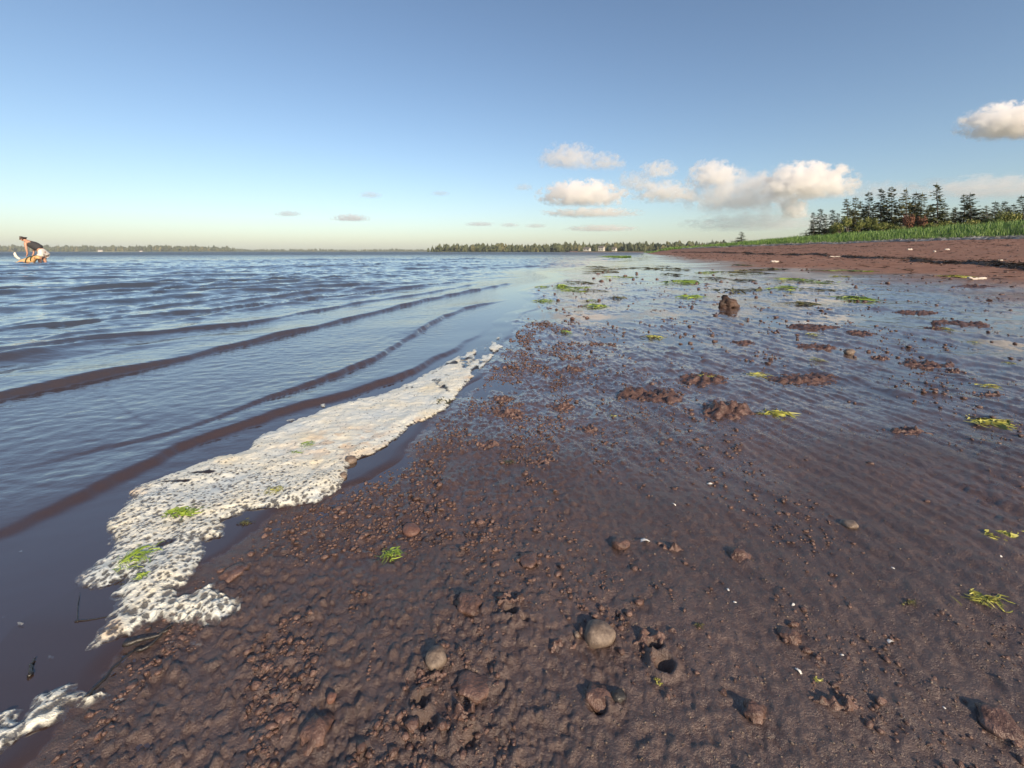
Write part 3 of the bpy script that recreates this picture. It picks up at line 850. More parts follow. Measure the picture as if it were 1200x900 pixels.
# lone little tree out on the bank
d = 88; x = (868 - CX) / F_PX * d
lone = plant_spruce(x, d, CAM_H + (HZ - 271) / F_PX * d - gz(x, d), 'lone small scraggy tree on the grass bank left of the spruce row', 1, None, 1.0)
lone.scale.x *= 1.9; lone.scale.y *= 1.7

def bush_mesh(seed, mat):
    r = np.random.default_rng(seed)
    c = MB(); st = MB()
    for k in range(7):
        a = r.uniform(0, 6.28); q = r.uniform(.1, .6)
        p = np.array([(0, 0, 0), (.25 * q * np.cos(a), .25 * q * np.sin(a), .35), (q * np.cos(a), q * np.sin(a), r.uniform(.6, 1.0))])
        st.add(*tube(p, [.025, .018, .006], 5, False))
        cen = p[2]; m_ = 150
        v = r.normal(0, 1, (m_, 3)); v /= np.linalg.norm(v, axis=1)[:, None]
        cp = cen + v * r.uniform(.15, 1, (m_, 1)) ** .6 * np.array([.34, .34, .30]) * r.uniform(.7, 1.2)
        t1 = r.normal(0, 1, (m_, 3)); t1 /= np.linalg.norm(t1, axis=1)[:, None]
        t2 = np.cross(t1, v); t2 /= np.linalg.norm(t2, axis=1)[:, None] + 1e-9
        s_ = r.uniform(.035, .075, (m_, 1))
        V = np.stack([cp - t1 * s_, cp + t2 * s_ * .6, cp + t1 * s_, cp - t2 * s_ * .6], 1).reshape(-1, 3)
        V[:, 2] = np.maximum(V[:, 2], .03)
        c.add(V, (np.arange(m_)[:, None] * 4 + np.array([[0, 1, 2, 3]])).reshape(-1, 4), np.repeat(np.clip(r.normal(.5, .22, m_), 0, 1), 4))
    return st.mesh('stems', M_bark), c.mesh('foliage', mat, False)
BUSH = [bush_mesh(400 + k, M_leafy) for k in range(3)] + [bush_mesh(410, M_rust)]
def plant_bush(px, py, d, width_px, k, label, group=None):
    x = (px - CX) / F_PX * d; z = gz(x, d) - .05
    H = max(.6, CAM_H + (HZ - py) / F_PX * d - z)
    e = bpy.data.objects.new('bush', None); COL.objects.link(e)
    w = width_px / F_PX * d / 1.6
    e.location = (x, d, z); e.scale = (w, w, H / 1.15); e.rotation_euler = (0, 0, rr.uniform(0, 6))
    tag(e, label, 'bush', group)
    a, b = BUSH[k]
    link('stems', a, e); link('foliage', b, e)
GB = 'leafy bushes below the spruces'
BUSHES = [(1063, 252, 58, 17, 3, 'left one of two rust red dead bushes under the spruces'), (1081, 254, 58, 13, 3, 'right one of two rust red dead bushes under the spruces'),
        (993, 256, 60, 16, 0, None), (1006, 259, 60, 14, 1, None), (1020, 254, 60, 14, 2, None), (1034, 262, 59, 16, 0, None), (1047, 262, 59, 14, 1, None),
        (1105, 258, 57, 16, 2, None), (1118, 262, 57, 14, 1, None), (1140, 258, 56, 18, 0, None), (1156, 256, 56, 16, 2, None), (1170, 250, 55, 20, 1, None), (1188, 250, 54, 20, 0, None),
        (1203, 252, 54, 20, 2, None), (984, 262, 58, 16, 1, None), (1027, 264, 57, 16, 0, None), (1054, 264, 57, 14, 2, None), (1072, 266, 56, 16, 1, None), (1092, 262, 56, 16, 0, None), (1112, 264, 55, 16, 2, None), (1129, 262, 55, 16, 1, None), (1148, 262, 55, 18, 2, None), (1180, 256, 54, 18, 2, None), (975, 265, 62, 14, 1, None)]
BX = [b_[0] for b_ in BUSHES if b_[5] is None]
for px, py, d, w, k, lab in BUSHES:
    plant_bush(px, py, d, w, k, lab or ORD[sorted(BX).index(px)] + ' green leafy bush from the left at the foot of the spruce row', GB)

# ------------------------------------------------------------------ foam
def inside(X, Y, poly):
    c = np.zeros(X.shape, bool)
    n = len(poly)
    for i in range(n):
        x1, y1 = poly[i]; x2, y2 = poly[(i + 1) % n]
        m = ((y1 > Y) != (y2 > Y)) & (X < (x2 - x1) * (Y - y1) / (y2 - y1 + 1e-12) + x1)
        c ^= m
    return c
def edge_dist(X, Y, poly):
    best = np.full(X.shape, 9.0)
    n = len(poly)
    for i in range(n):
        p = np.array(poly[i]); d = np.array(poly[(i + 1) % n]) - p
        tt = np.clip(((X - p[0]) * d[0] + (Y - p[1]) * d[1]) / (d @ d + 1e-12), 0, 1)
        best = np.minimum(best, np.hypot(X - p[0] - tt * d[0], Y - p[1] - tt * d[1]))
    return best

def surf(X, Y):
    """top of mud or of water, whichever is higher"""
    return np.maximum(ground(X, Y)[0], np.where(X < xw(Y) + .35, sea_z(X, Y), -9))

FOAM_MAIN = [(101, 763), (112, 766), (136, 753), (163, 736), (178, 726), (195, 726), (217, 732), (236, 735), (261, 729), (278, 716), (273, 702), (256, 692), (246, 687), (227, 694),
             (213, 702), (212, 690), (229, 668), (240, 655), (241, 645), (236, 637), (261, 631), (268, 609), (285, 600), (330, 597), (370, 588), (400, 572), (408, 555), (412, 540), (440, 530),
             (465, 515), (480, 500), (512, 488), (530, 472), (545, 452), (562, 435), (578, 418), (596, 400), (586, 394), (570, 403), (545, 412), (515, 428), (480, 448), (450, 460), (420, 467), (380, 478), (345, 492), (300, 512),
             (290, 527), (250, 535), (200, 555), (165, 566), (148, 575), (150, 583), (143, 592), (124, 610), (120, 615), (129, 623), (129, 638), (117, 650), (95, 672), (91, 687), (104, 690), (129, 687), (147, 676),
             (150, 681), (132, 697), (137, 709), (133, 721), (117, 741), (103, 757)]
FOAM_LOW = [(-30, 925), (0, 886), (20, 868), (45, 856), (62, 848), (70, 838), (95, 832), (118, 822), (133, 812), (128, 804), (105, 812), (88, 820), (90, 808), (75, 806), (52, 812), (38, 826), (30, 838), (15, 832), (0, 830), (-40, 840), (-60, 900)]
HOLES = [(195, 638, .016, .010), (238, 556, .030, .008), (208, 566, .030, .006)]
def make_foam(name, outline, seed, thick, label, ratio=.0019, step=.0017, fine_from=.95):
    poly = [pix(a, b, .004) for a, b in outline]
    P = np.array(poly)
    rr_ = np.hypot(P[:, 0], P[:, 1]); aa = np.arctan2(P[:, 0], P[:, 1])
    X, Y, F = polar(rings(rr_.min() * .99, [(rr_.max() * 1.01, 1 + ratio)]), np.arange(aa.min() - .01, aa.max() + .01, step))
    wob = .010
    xs = X + wob * perlin(X * 22, Y * 22, seed) + .005 * perlin(X * 70, Y * 70, seed + 1); ys = Y + wob * perlin(X * 22 + 9, Y * 22, seed + 2) + .005 * perlin(X * 70, Y * 70 + 7, seed + 3)
    m = inside(xs, ys, poly)
    box = m
    f2m = box[F].any(axis=1)
    used = np.zeros(len(X), bool); used[F[f2m].ravel()] = True
    idx = np.cumsum(used) - 1
    F = idx[F[f2m]]; X = X[used]; Y = Y[used]; m = m[used]; xs = xs[used]; ys = ys[used]
    ed = edge_dist(xs, ys, poly)
    c1 = .0098
    f1, f2, cid = worley(X / c1, Y / c1 * .82, seed + 40)
    g1, g2, gid = worley(X / .0048, Y / .0048 * .8, seed + 60)
    fin = sstep(fine_from - .12, fine_from + .25, Y + .10 * perlin(X * 9, Y * 9, seed + 8))
    hsd = np.maximum(np.where(cid > .25 + .66 * fin, (.07 + .25 * cid * np.clip(1.0 - fin * .7, 0, 1)) + .11 - f1, -1), np.where(gid > .62 + .35 * fin, .34 - g1, -1))
    ed0 = edge_dist(xs, ys, poly)
    hsd = hsd + (-.01 - .04 * fin + .12 * sstep(.035, .0, ed0)) * (hsd > -.9)
    film = sstep(-.06, .10, hsd)
    patch = fbm(X * 14, Y * 14, 3, seed + 9)
    film = np.maximum(film, sstep(.0, .35, -.42 - .5 * fin - patch) * sstep(.035, .01, ed))
    film = np.maximum(film, sstep(.011, .0005, ed + .006 * perlin(X * 120, Y * 120, seed + 30)))
    film = film * np.where(ed < .008, .97, .84)
    hole = np.zeros(X.shape, bool)
    for hx, hy, a, b in HOLES:
        qx, qy = pix(hx, hy, .004)
        film = np.maximum(film, sstep(1.25, .75, ((X - qx) / a) ** 2 + ((Y - qy) / b) ** 2 + .5 * perlin(X * 60, Y * 60, 5)))
    far_thin = sstep(1.15, 2.6, Y) 
    film = np.maximum(film, sstep(.15, -.25, fbm(X * 16, Y * 7, 4, seed + 12) - (-1.1 + 1.55 * far_thin)))
    hole = film > 1.5
    z = surf(X, Y) + .0012 + thick * sstep(0, .045, ed) * (.7 + .6 * patch) * (1 - .6 * far_thin) + .0011 * np.clip(1 - (f2 - f1) * 1.6, 0, 1) * (1 - .5 * fin) + .0030 * sstep(0, .012, ed) - .0010 * film * (1 - .6 * fin) + .0009 * fbm(X * 45, Y * 45, 3, seed + 15)
    F = F[m[F].all(axis=1) & (hole[F].sum(axis=1) < 2)]
    used = np.zeros(len(X), bool); used[F.ravel()] = True
    idx = np.cumsum(used) - 1
    sx, sy = pix(405, 520, .004)
    stain = .8 * np.exp(-(((X - sx) / .13) ** 2 + ((Y - sy) / .10) ** 2)) * sstep(-.2, .4, fbm(X * 24, Y * 24, 3, 77)) + .7 * sstep(.45, .8, fbm(X * 8, Y * 8, 3, 78)) * sstep(.03, .0, ed - .01)
    V = np.stack([X, Y, z], 1)[used]
    o = link(name, mk_mesh(name, V, idx[F], M_foam, {'stain': np.clip(stain, 0, 1)[used], 'film': film[used]}))
    return tag(o, label, 'foam')
make_foam('sea_foam', FOAM_MAIN, 500, .007, 'large cream white bank of bubbly foam stretched along the water edge')
make_foam('sea_foam', FOAM_LOW, 520, .006, 'smaller grey white foam tongue in the lower left corner')
for i, (cx, cy, w, h_, lab) in enumerate([(17, 733, 17, 9, 'largest loose foam fleck on the dark film by the left edge'), (56, 769, 15, 10, 'foam fleck on the dark film near the short black stalk'), (48, 758, 12, 5, None), (5, 722, 9, 5, None), (107, 604, 8, 5, 'dark tipped foam fleck just left of the upper foam corner'), (82, 650, 9, 4, None),
        (27, 643, 8, 4, None), (340, 492, 14, 4, 'foam fleck floating off the water side of the foam middle'), (378, 474, 12, 4, 'foam fleck on the water farthest up the foam bank'), (300, 520, 10, 4, None), (85, 711, 5, 3, None), (258, 670, 11, 4, 'foam fleck in the notch between the foam lobes'), (200, 755, 16, 6, 'left one of two foam flecks on mud below the foam lobes'), (232, 753, 18, 7, 'right one of two foam flecks on mud below the foam lobes'), (140, 822, 16, 6, 'foam fleck on lumpy mud right of the lower foam tongue'),
        (75, 875, 22, 9, 'foam fleck on lumpy mud below the lower foam tongue'), (325, 505, 12, 4, None), (110, 628, 8, 4, None)]):
    rs = random.Random(i)
    n = 9
    out = [(cx + w / 2 * math.cos(a) * rs.uniform(.7, 1.2), cy + h_ / 2 * math.sin(a) * rs.uniform(.7, 1.2)) for a in [k / n * 6.283 for k in range(n)]]
    o = make_foam('foam_fleck', out, 540 + i * 3, .004, lab or 'tiny loose white fleck of foam on the dark film', ratio=.003, step=.003, fine_from=.2)
    o['group'] = 'loose foam flecks'

# ------------------------------------------------------------------ seaweed, stones, clods on the mud
def ribbons(seed, n, length, width, spread, lift, heading=None, curl=.8, arch=1.0):
    """strands of weed lying on the ground; unit metres, base plane z = 0"""
    r = np.random.default_rng(seed)
    b = MB()
    for k in range(n):
        a = (heading + r.normal(0, .35)) if heading is not None else r.uniform(0, 6.28)
        p = np.array([r.normal(0, spread[0]), r.normal(0, spread[1])]) - length * .4 * np.array([math.cos(a), math.sin(a)])
        m_ = 6; L = length * r.uniform(.5, 1.2); w = width * r.uniform(.6, 1.3)
        P = [p.copy()]; aa = [a]
        for s_ in range(m_):
            a += r.normal(0, curl / 2); p = p + L / m_ * np.array([math.cos(a), math.sin(a)]); P.append(p.copy()); aa.append(a)
        P = np.array(P); aa = np.array(aa)
        s_ = np.linspace(0, 1, m_ + 1)
        q = np.exp(-((P[:, 0] / (2.2 * spread[0] + 1e-6)) ** 2 + (P[:, 1] / (2.2 * spread[1] + 1e-6)) ** 2))
        z = lift * (q * r.uniform(.1, 1.0) * arch + .25 * np.sin(s_ * np.pi) * r.random()) + .001
        wd = w * np.sin(np.clip(s_ * .9 + .08, 0, 1) * np.pi) ** .6
        nx = -np.sin(aa) * wd / 2; ny = np.cos(aa) * wd / 2; tw = r.normal(0, .5) * wd
        V = np.concatenate([np.stack([P[:, 0] - nx, P[:, 1] - ny, z - np.abs(tw) * 0], 1), np.stack([P[:, 0] + nx, P[:, 1] + ny, z + np.abs(tw)], 1)])
        k_ = m_ + 1
        F = [(i, i + 1, k_ + i + 1, k_ + i) for i in range(m_)]
        b.add(V, F, np.clip(r.normal(.5, .25), 0, 1))
    return b

def weed(px, py, wpx, hpx, mat, label, seed, n=26, heading=None, name='seaweed_tuft', group=None, lift=None, on_foam=False):
    x, y = pix(px, py, .012)
    W = wpx / F_PX * y; D = hpx / F_PX * y * (y / CAM_H) * .55          # ground depth behind the picture height
    D = min(D, W * 1.6)
    z = float(surf(np.array([x]), np.array([y]))[0]) + (.010 if on_foam else 0)
    lf = lift if lift is not None else .09 * min(W, D) + .05 * hpx / F_PX * y
    b = ribbons(seed, n * 3, max(W, D) * .5, max(.035 * W, .0011), (W * .24, D * .24), lf, heading, curl=1.3)
    o = link(name, b.mesh(name, mat), loc=(x, y, z))
    return tag(o, label, 'seaweed', group)

WEEDS = [
    (458, 646, 22, 22, M_weed, 'bright green seaweed tuft alone on the bare mud right of the foam', 30, None, False),
    (515, 468, 26, 18, M_olive, 'dark green seaweed clump at the upper right end of the foam', 40, None, False),
    (161, 652, 24, 46, M_weed, 'long green seaweed strand lying in the lower part of the foam', 26, 1.15, True),
    (168, 675, 14, 14, M_weed, 'short green seaweed shred right below the long strand in the foam', 12, 1.0, True),
    (216, 600, 34, 16, M_weed, 'broad green seaweed shred across the middle of the foam', 24, .3, True),
    (361, 520, 16, 12, M_weed, 'bright green seaweed beside the tan stain in the upper foam', 14, None, True),
    (322, 575, 20, 14, M_weedy, 'yellowish seaweed tuft near the lower edge of the foam', 14, None, True),
    (345, 529, 14, 6, M_weed, 'faint pale green shred left of the tan stain in the foam', 8, None, True),
    (287, 608, 14, 9, M_olive, 'small dark green weed clump on mud at the foam edge', 16, None, False),
    (1182, 641, 46, 14, M_weedy, 'thick yellow green seaweed strand on grey mud at the right edge', 22, -.35, False),
    (1162, 722, 42, 26, M_weedy, 'thin yellow seaweed strand on dark mud at the lower right edge', 14, -.9, False),
    (1171, 508, 52, 14, M_weedy, 'long yellow seaweed strand across the sand ripples at the right edge', 22, -.5, False),
    (1160, 467, 24, 7, M_weedy, 'small yellow weed patch on the ripples above the long strand', 14, -.3, False),
    (1182, 440, 15, 5, M_weedy, 'small bright weed patch by the right edge on the upper ripples', 12, None, False),
    (1003, 359, 26, 10, M_weed, 'bright green seaweed hummock on the wet flat right of the rock', 34, None, False),
    (942, 364, 26, 8, M_olive, 'olive seaweed patch between the rock and the green hummock', 26, None, False),
    (957, 430, 12, 9, M_weedy, 'small yellow weed tuft left of the round brown stone', 12, None, False),
    (953, 401, 12, 7, M_weedy, 'yellow weed tuft on a dark mud patch in the wet flat', 12, None, False),
    (1110, 400, 14, 7, M_weedy, 'yellow weed tuft at the front of a brown mud patch', 12, None, False),
    (1141, 414, 14, 6, M_weedy, 'pale yellow weed on a small stone in the ripples', 10, None, False),
    (765, 397, 24, 6, M_weedy, 'flat yellow green weed mat on the shining wet flat', 18, None, False),
    (662, 390, 14, 6, M_weed, 'little green weed tuft on the wet film near the water', 12, None, False),
    (697, 360, 24, 7, M_weed, 'dark green weed mat in the pool left of the rock', 20, None, False),
    (637, 352, 18, 6, M_weed, 'green weed mat at the water edge nearest the camera', 16, None, False),
    (658, 336, 18, 7, M_weed, 'green weed tuft at the water edge farther out', 18, None, False),
    (637, 336, 13, 4, M_weed, 'thin green weed mat in the shallows', 10, None, False),
    (693, 353, 14, 5, M_weed, 'small green weed mat just behind the dark green one', 10, None, False),
    (803, 335, 34, 5, M_weed, 'long green weed streak across the flat behind the rock', 22, 0.0, False),
    (812, 352, 30, 5, M_weed, 'long green weed streak on the flat left of the rock', 20, 0.0, False),
    (722, 351, 20, 5, M_olive, 'olive weed mat between the two green mats in the pool', 14, None, False),
    (1118, 337, 22, 6, M_weedy, 'yellow green weed patch on brown sand near the white log', 20, None, False),
    (984, 333, 16, 6, M_weedy, 'yellow green weed patch on the upper flat', 14, None, False),
    (915, 336, 13, 8, M_weedy, 'bright yellow green weed patch on the upper flat behind the rock', 14, None, False),
    (873, 335, 22, 5, M_olive, 'olive weed patch on the flat straight behind the rock', 14, None, False),
    (915, 492, 46, 14, M_weedy, 'loose yellow weed strands beside the crumbled mud heaps', 12, -.5, False),
    (717, 489, 12, 6, M_weedy, 'little yellow weed shred on a mud heap', 8, None, False),
    (597, 543, 12, 8, M_olive, 'small olive weed clump on the lumpy mud', 12, None, False),
    (833, 447, 30, 6, M_weedy, 'pale yellow shreds on the ridge of crumbled mud', 10, 0.1, False),
    (888, 444, 26, 7, M_weedy, 'pale yellow shreds at the right end of the mud ridge', 10, 0.1, False),
    (818, 745, 12, 9, M_olive, 'small olive weed shred on dark mud', 8, None, False),
    (770, 805, 8, 20, M_weedy, 'short ochre strand standing in the dark mud', 5, 1.4, False),
    (1066, 720, 18, 10, M_olive, 'pale olive smear of weed on dark mud', 8, None, False),
    (960, 812, 14, 10, M_weedy, 'thin straw yellow strand near the white shell', 3, -.7, False),
]
for i, (px, py, w, h_, mt, lab, n, hd, foam) in enumerate(WEEDS):
    weed(px, py, w, h_, mt, lab, 600 + i, n, hd, on_foam=foam)
# far mats of weed on the flat, too small to tell apart
r = np.random.default_rng(51)
WM = []
for mt, k in ((M_weed, 0), (M_olive, 1), (M_olive, 2), (M_olive, 3)):
    WM.append(ribbons(700 + k, 60, .13, .010, (.11, .06), .02, curl=1.4).mesh('weed_mat', mt))
for i in range(46):
    px = r.uniform(655, 1190); py = 313 + 34 * r.random() ** 1.2
    x, y = pix(px, py, .03)
    if not (.02 < float(tcoord(np.array([x]), np.array([y]))[0]) < .22): continue
    s_ = r.uniform(.5, 1.2) * np.interp(y, [4, 14], [.8, 1.7])
    o = link('weed_mat', WM[int(r.integers(0, 4))], loc=(x, y, gz(x, y) + .002), rot=(0, 0, r.uniform(0, 6)), scale=(s_ * 1.5, s_, s_))
    tag(o, 'low mat of green or olive weed stranded on the far wet flat', 'seaweed', 'weed mats on the far flat')

def rock_mesh(name, seed, mat, amp=.22, freq=1.3, sub=3, fine=.05):
    V, F = ICO[sub]
    V = V * (1 + amp * noise3(V, seed, freq) + fine * noise3(V, seed + 9, freq * 4))[:, None]
    return mk_mesh(name, V, F, mat)
def stone(name, px, py, wpx, hpx, mat, label, cat, seed, sink=.35, amp=.16, group=None, freq=1.1, fine=.03):
    """stone whose outline is wpx by hpx pixels around px, py"""
    y = CAM_H * F_PX / (py + hpx * .35 - HZ); x = (px - CX) / F_PX * y
    W = wpx / F_PX * y / 2; Hh = hpx / F_PX * y / 2
    z = gz(x, y)
    me = rock_mesh(name, seed, mat, amp * (1.9 if mat is M_clump else 1.0), freq * (1.5 if mat is M_clump else 1.0), 3, fine * (3.0 if mat is M_clump else 1.2))
    o = link(name, me, loc=(x, y, z + Hh * (1 - 2 * sink) * .7), rot=(.15 * math.sin(seed * 3.1), .15 * math.cos(seed * 2.3), seed * 1.7))
    me.transform(Matrix.Diagonal((W, W * (.75 + .3 * math.sin(seed * 1.9) ** 2), Hh * .85, 1.0)))
    return tag(o, label, cat, group)
STONES = [
    (702, 752, 36, 27, M_peb, 'pebble', 'largest smooth brown pebble, half sunk in the dark mud', .3),
    (511, 781, 23, 26, M_peb, 'pebble', 'egg shaped grey brown pebble in mud left of the largest one', .3),
    (684, 752, 14, 16, M_clump, 'pebble', 'small reddish stone touching the left side of the largest pebble', .4),
    (550, 713, 34, 22, M_clump, 'stone', 'dull red stone half buried above the egg shaped pebble', .62),
    (885, 852, 30, 26, M_clump, 'stone', 'rough dark stone in the mud near the bottom edge', .5),
    (618, 663, 26, 11, M_clump, 'pebble', 'flat tan stone on the pale mud above the small holes', .35),
    (727, 645, 22, 13, M_clump, 'pebble', 'low grey stone on the pale mud beside the white shell flake', .45),
    (482, 619, 24, 14, M_red, 'stone', 'red stone half buried left of the bright green tuft', .45),
    (411, 538, 13, 12, M_peb, 'pebble', 'upper one of two dark pebbles on the right edge of foam', .25),
    (402, 558, 10, 9, M_peb, 'pebble', 'lower one of two dark pebbles on the right edge of foam', .25),
    (450, 519, 7, 5, M_peb, 'pebble', 'tan pebble at the right tip of the tan foam stain', .25),
    (995, 629, 18, 10, M_peb, 'pebble', 'pale brown pebble on the smooth mud at right', .4),
    (370, 857, 44, 34, M_clump, 'stone', 'large mossy brown lump near the bottom edge left of centre', .6),
    (330, 838, 26, 18, M_clump, 'stone', 'grey brown lump beside the large mossy lump', .6),
    (388, 828, 12, 12, M_red, 'pebble', 'small orange red pebble above the large mossy lump', .3),
    (555, 812, 46, 16, M_clump, 'stone', 'broad flat stone almost covered by mud below the egg shaped pebble', .66),
    (700, 825, 30, 22, M_clump, 'stone', 'reddish stone beside a dark hole near the bottom', .6),
    (725, 829, 18, 14, M_stick, 'pebble', 'glossy black pebble right of the reddish stone near the bottom', .35),
    (1172, 868, 46, 26, M_clump, 'stone', 'large smooth stone half buried in the lower right corner', .68),
    (995, 423, 12, 9, M_peb, 'stone', 'round brown stone on the rippled flat', .15),
    (676, 758, 8, 7, M_peb, 'pebble', 'tiny pale pebble at the lower left of the largest pebble', .2),
    (866, 665, 22, 13, M_clump, 'stone', 'flattened grey lump in the mud right of centre', .5),
    (925, 765, 26, 15, M_clump, 'stone', 'low brown lump in the dark mud on the right', .5),
    (275, 668, 30, 13, M_clump, 'stone', 'low rounded clod at the edge of the lumpy mud by the foam', .62),
]
for i, (px, py, w, h_, mt, cat, lab, sink) in enumerate(STONES):
    stone('pebble' if cat == 'pebble' else 'stone', px, py, w, h_, mt, lab, cat, 800 + i, sink, amp=.26, fine=.05)
rock = stone('rock', 854, 360, 21, 19, M_rock, 'dark weedy rock standing alone in the wet flat', 'rock', 850, .22, amp=.62, freq=1.5, fine=.26)
b = ribbons(851, 22, .10, .015, (.05, .05), .04)
x, y = pix(854, 367); rk = link('weed_cap', b.mesh('weed_cap', M_olive), rock, loc=(0, 0, .085))

# heaps of crumbled mud on the flat
def heap(px, py, wpx, hpx, label, seed, mat=M_clump, group=None, name='mud_heap', weedy=False):
    y = CAM_H * F_PX / (py - HZ); x = (px - CX) / F_PX * y
    W = wpx / F_PX * y / 2
    D = min(hpx / F_PX * y * y / CAM_H * .40, W * .9); Hh = min(hpx / F_PX * y * .29, .03)
    n = 44
    u = np.linspace(-1.25, 1.25, n); U, Vv = np.meshgrid(u, u, indexing='ij')
    rr_ = np.hypot(U, Vv) + .35 * fbm(U * 1.4 + seed, Vv * 1.4, 3, seed)
    px_ = x + U * W; py_ = y + Vv * D
    l = fbm(px_ * 24, py_ * 24, 3, seed + 3)
    core = np.clip(1 - rr_ ** 2, 0, 1)
    h_ = Hh * core ** .8 * (.55 + .75 * np.clip(l, -.4, 1)) + .010 * core ** .3 * np.clip(fbm(px_ * 70, py_ * 70, 2, seed + 5), -.2, 1)
    m = core > .02
    z = surf(px_.ravel(), py_.ravel()).reshape(U.shape) - .002 + np.where(m, h_, -.004)
    V = np.stack([px_, py_, z], -1).reshape(-1, 3)
    i = np.arange(n * n).reshape(n, n)
    F = np.stack([i[:-1, :-1], i[1:, :-1], i[1:, 1:], i[:-1, 1:]], -1).reshape(-1, 4)
    F = F[m.ravel()[F].any(axis=1)]
    used = np.zeros(len(V), bool); used[F.ravel()] = True; idx = np.cumsum(used) - 1
    return tag(link(name, mk_mesh(name, V[used], idx[F], mat)), label, 'mud heap', group)
HEAPS = [
    (762, 468, 80, 24, 'crumbled brown mud heap in the middle of the wet flat'), (852, 491, 62, 34, 'largest brown mud heap, right of the crumbled one in mid flat'),
    (825, 452, 60, 18, 'mud ridge behind the largest heap with yellow shreds on it'), (945, 454, 74, 18, 'reddish mud heap left of the ripples, right end of the mud ridge'),
    (656, 479, 34, 11, 'low red mud heap left of the crumbled heap'), (693, 509, 30, 14, 'small crumbly mud pile below the low red heap'),
    (600, 488, 40, 15, 'dark mud clump right of the foam tip'), (590, 468, 26, 12, 'small dark mud clump at the end of the foam'),
    (1085, 440, 56, 14, 'weedy mud heap on the ripples at right'), (1118, 449, 22, 8, 'small mud heap at the right end of the weedy heap'),
    (958, 417, 46, 10, 'flat dark mud streak left of the round brown stone'), (1070, 379, 40, 10, 'brown weedy mud patch on the wet flat below the white log'),
    (1125, 394, 52, 12, 'broad brown mud patch near the right edge of the flat'), (1010, 403, 36, 7, 'thin brown mud streak on the shining flat'),
    (950, 393, 50, 10, 'brown mud patch with yellow tuft on the shining flat'), (1062, 521, 56, 13, 'flat brown mud heap low on the ripples'),
    (1158, 480, 28, 10, 'small dark mud heap beside the yellow patch at right'), (1098, 400, 26, 7, 'tiny mud streak between the brown patches'),
    (1030, 431, 20, 10, 'pair of joined mud clumps right of the round stone'), (640, 548, 26, 11, 'small mud clump on the smooth purple mud'),
    (672, 437, 24, 8, 'small mud clump on the shiny flat left of the heaps'), (570, 528, 30, 12, 'dark lumpy clod right of the foam'),
    (785, 655, 40, 14, 'row of dark crumbs on the mud below the middle heap'), (1140, 350, 40, 7, 'brown mud patch at the top of the wet flat near the right'),
    (870, 410, 30, 6, 'thin mud streak on the shining film below the rock'), (700, 405, 24, 5, 'thin mud streak on the shining film left of the yellow mat'),
    (770, 765, 56, 30, 'knobbly wet mud cast with deep holes right of the largest pebble'), (605, 716, 46, 24, 'knobbly mud around the small round hole'),
    (495, 812, 40, 26, 'wet black knobbly mud left of the broad flat stone'), (540, 850, 34, 26, 'dark knobbly mud near the bottom centre'),
    (655, 770, 40, 20, 'rough mud crumbs left below the largest pebble'), (980, 850, 60, 26, 'rough crumbled mud near the bottom right'),
]
for i, (px, py, w, h_, lab) in enumerate(HEAPS):
    heap(px, py, w, h_, lab, 900 + i * 7)

# single clods and snail sized lumps on the shining flat
CL = [rock_mesh('mud_clod', 960 + k, M_clump, .30, 1.6, 2, .10) for k in range(4)]
for m_ in CL: m_.transform(Matrix.Scale(.02, 4))
r = np.random.default_rng(61)
k = 0
while k < 140:
    px = r.uniform(560, 960) if r.random() < .8 else r.uniform(950, 1190); py = 318 + 110 * r.random() ** 1.25
    x, y = pix(px, py, .015)
    if x < xw(y) + .02: continue
    s_ = r.uniform(.8, 2.0) / F_PX * y * (1 if py < 400 else 1.2)
    s_ = min(s_, .03)
    o = link('mud_clod', CL[k % 4], loc=(x, y, gz(x, y) + s_ * .3), rot=(0, 0, r.uniform(0, 6)), scale=(s_ * 50 * r.uniform(.9, 1.7), s_ * 50, s_ * 50 * r.uniform(.5, .9)))
    tag(o, 'small dark mud clod on the shining wet flat', 'mud clod', 'dark clods on the wet flat')
    k += 1

# crumbs beyond counting
def scatter(name, x, y, size, mat, seed, label, flat=(.35, .7), sink=.36):
    r = np.random.default_rng(seed); n = len(x)
    V0, F0 = ICO[1]
    z = surf(x, y)
    sx = size * r.uniform(.7, 1.4, n); sy = size * r.uniform(.7, 1.3, n); sz = size * r.uniform(*flat, n)
    a = r.uniform(0, 6.28, n); ca, sa = np.cos(a)[:, None], np.sin(a)[:, None]
    J = V0[None] * (1 + .28 * r.standard_normal((n, len(V0))))[..., None]
    px_ = J[..., 0] * sx[:, None]; py_ = J[..., 1] * sy[:, None]
    P = np.stack([x[:, None] + ca * px_ - sa * py_, y[:, None] + sa * px_ + ca * py_, (z + sz * (1 - 2 * sink) * .6)[:, None] + J[..., 2] * sz[:, None]], -1)
    F = (np.arange(n)[:, None, None] * len(V0) + F0[None]).reshape(-1, 3)
    o = link(name, mk_mesh(name, P.reshape(-1, 3), F, mat, smooth=True))
    return tag(o, label, 'mud crumbs', kind='stuff')
r = np.random.default_rng(62)
n = 30000
y = np.exp(r.uniform(math.log(.36), math.log(3.2), n)); s = r.gamma(2.0, .16, n); x = xw(y) + .05 + s
den = sstep(.05, .35, fbm(x * 7, y * 4, 3, 160) + .45 * np.exp(-s / .25))
m = (r.random(n) < den * np.exp(-np.maximum(s - .35, 0) / .35)) & (np.abs(x / y) < 1.4)
x, y = x[m][:6500], y[m][:6500]
scatter('mud_crumbs', x, y, np.clip(r.lognormal(math.log(.0021), .5, len(x)), .0010, .0065) * np.interp(y, [.4, 1.5, 3], [.9, 1.2, 1.9]), M_clump, 63, 'lumpy crumbs of mud strewn beside the foam')
n = 16000
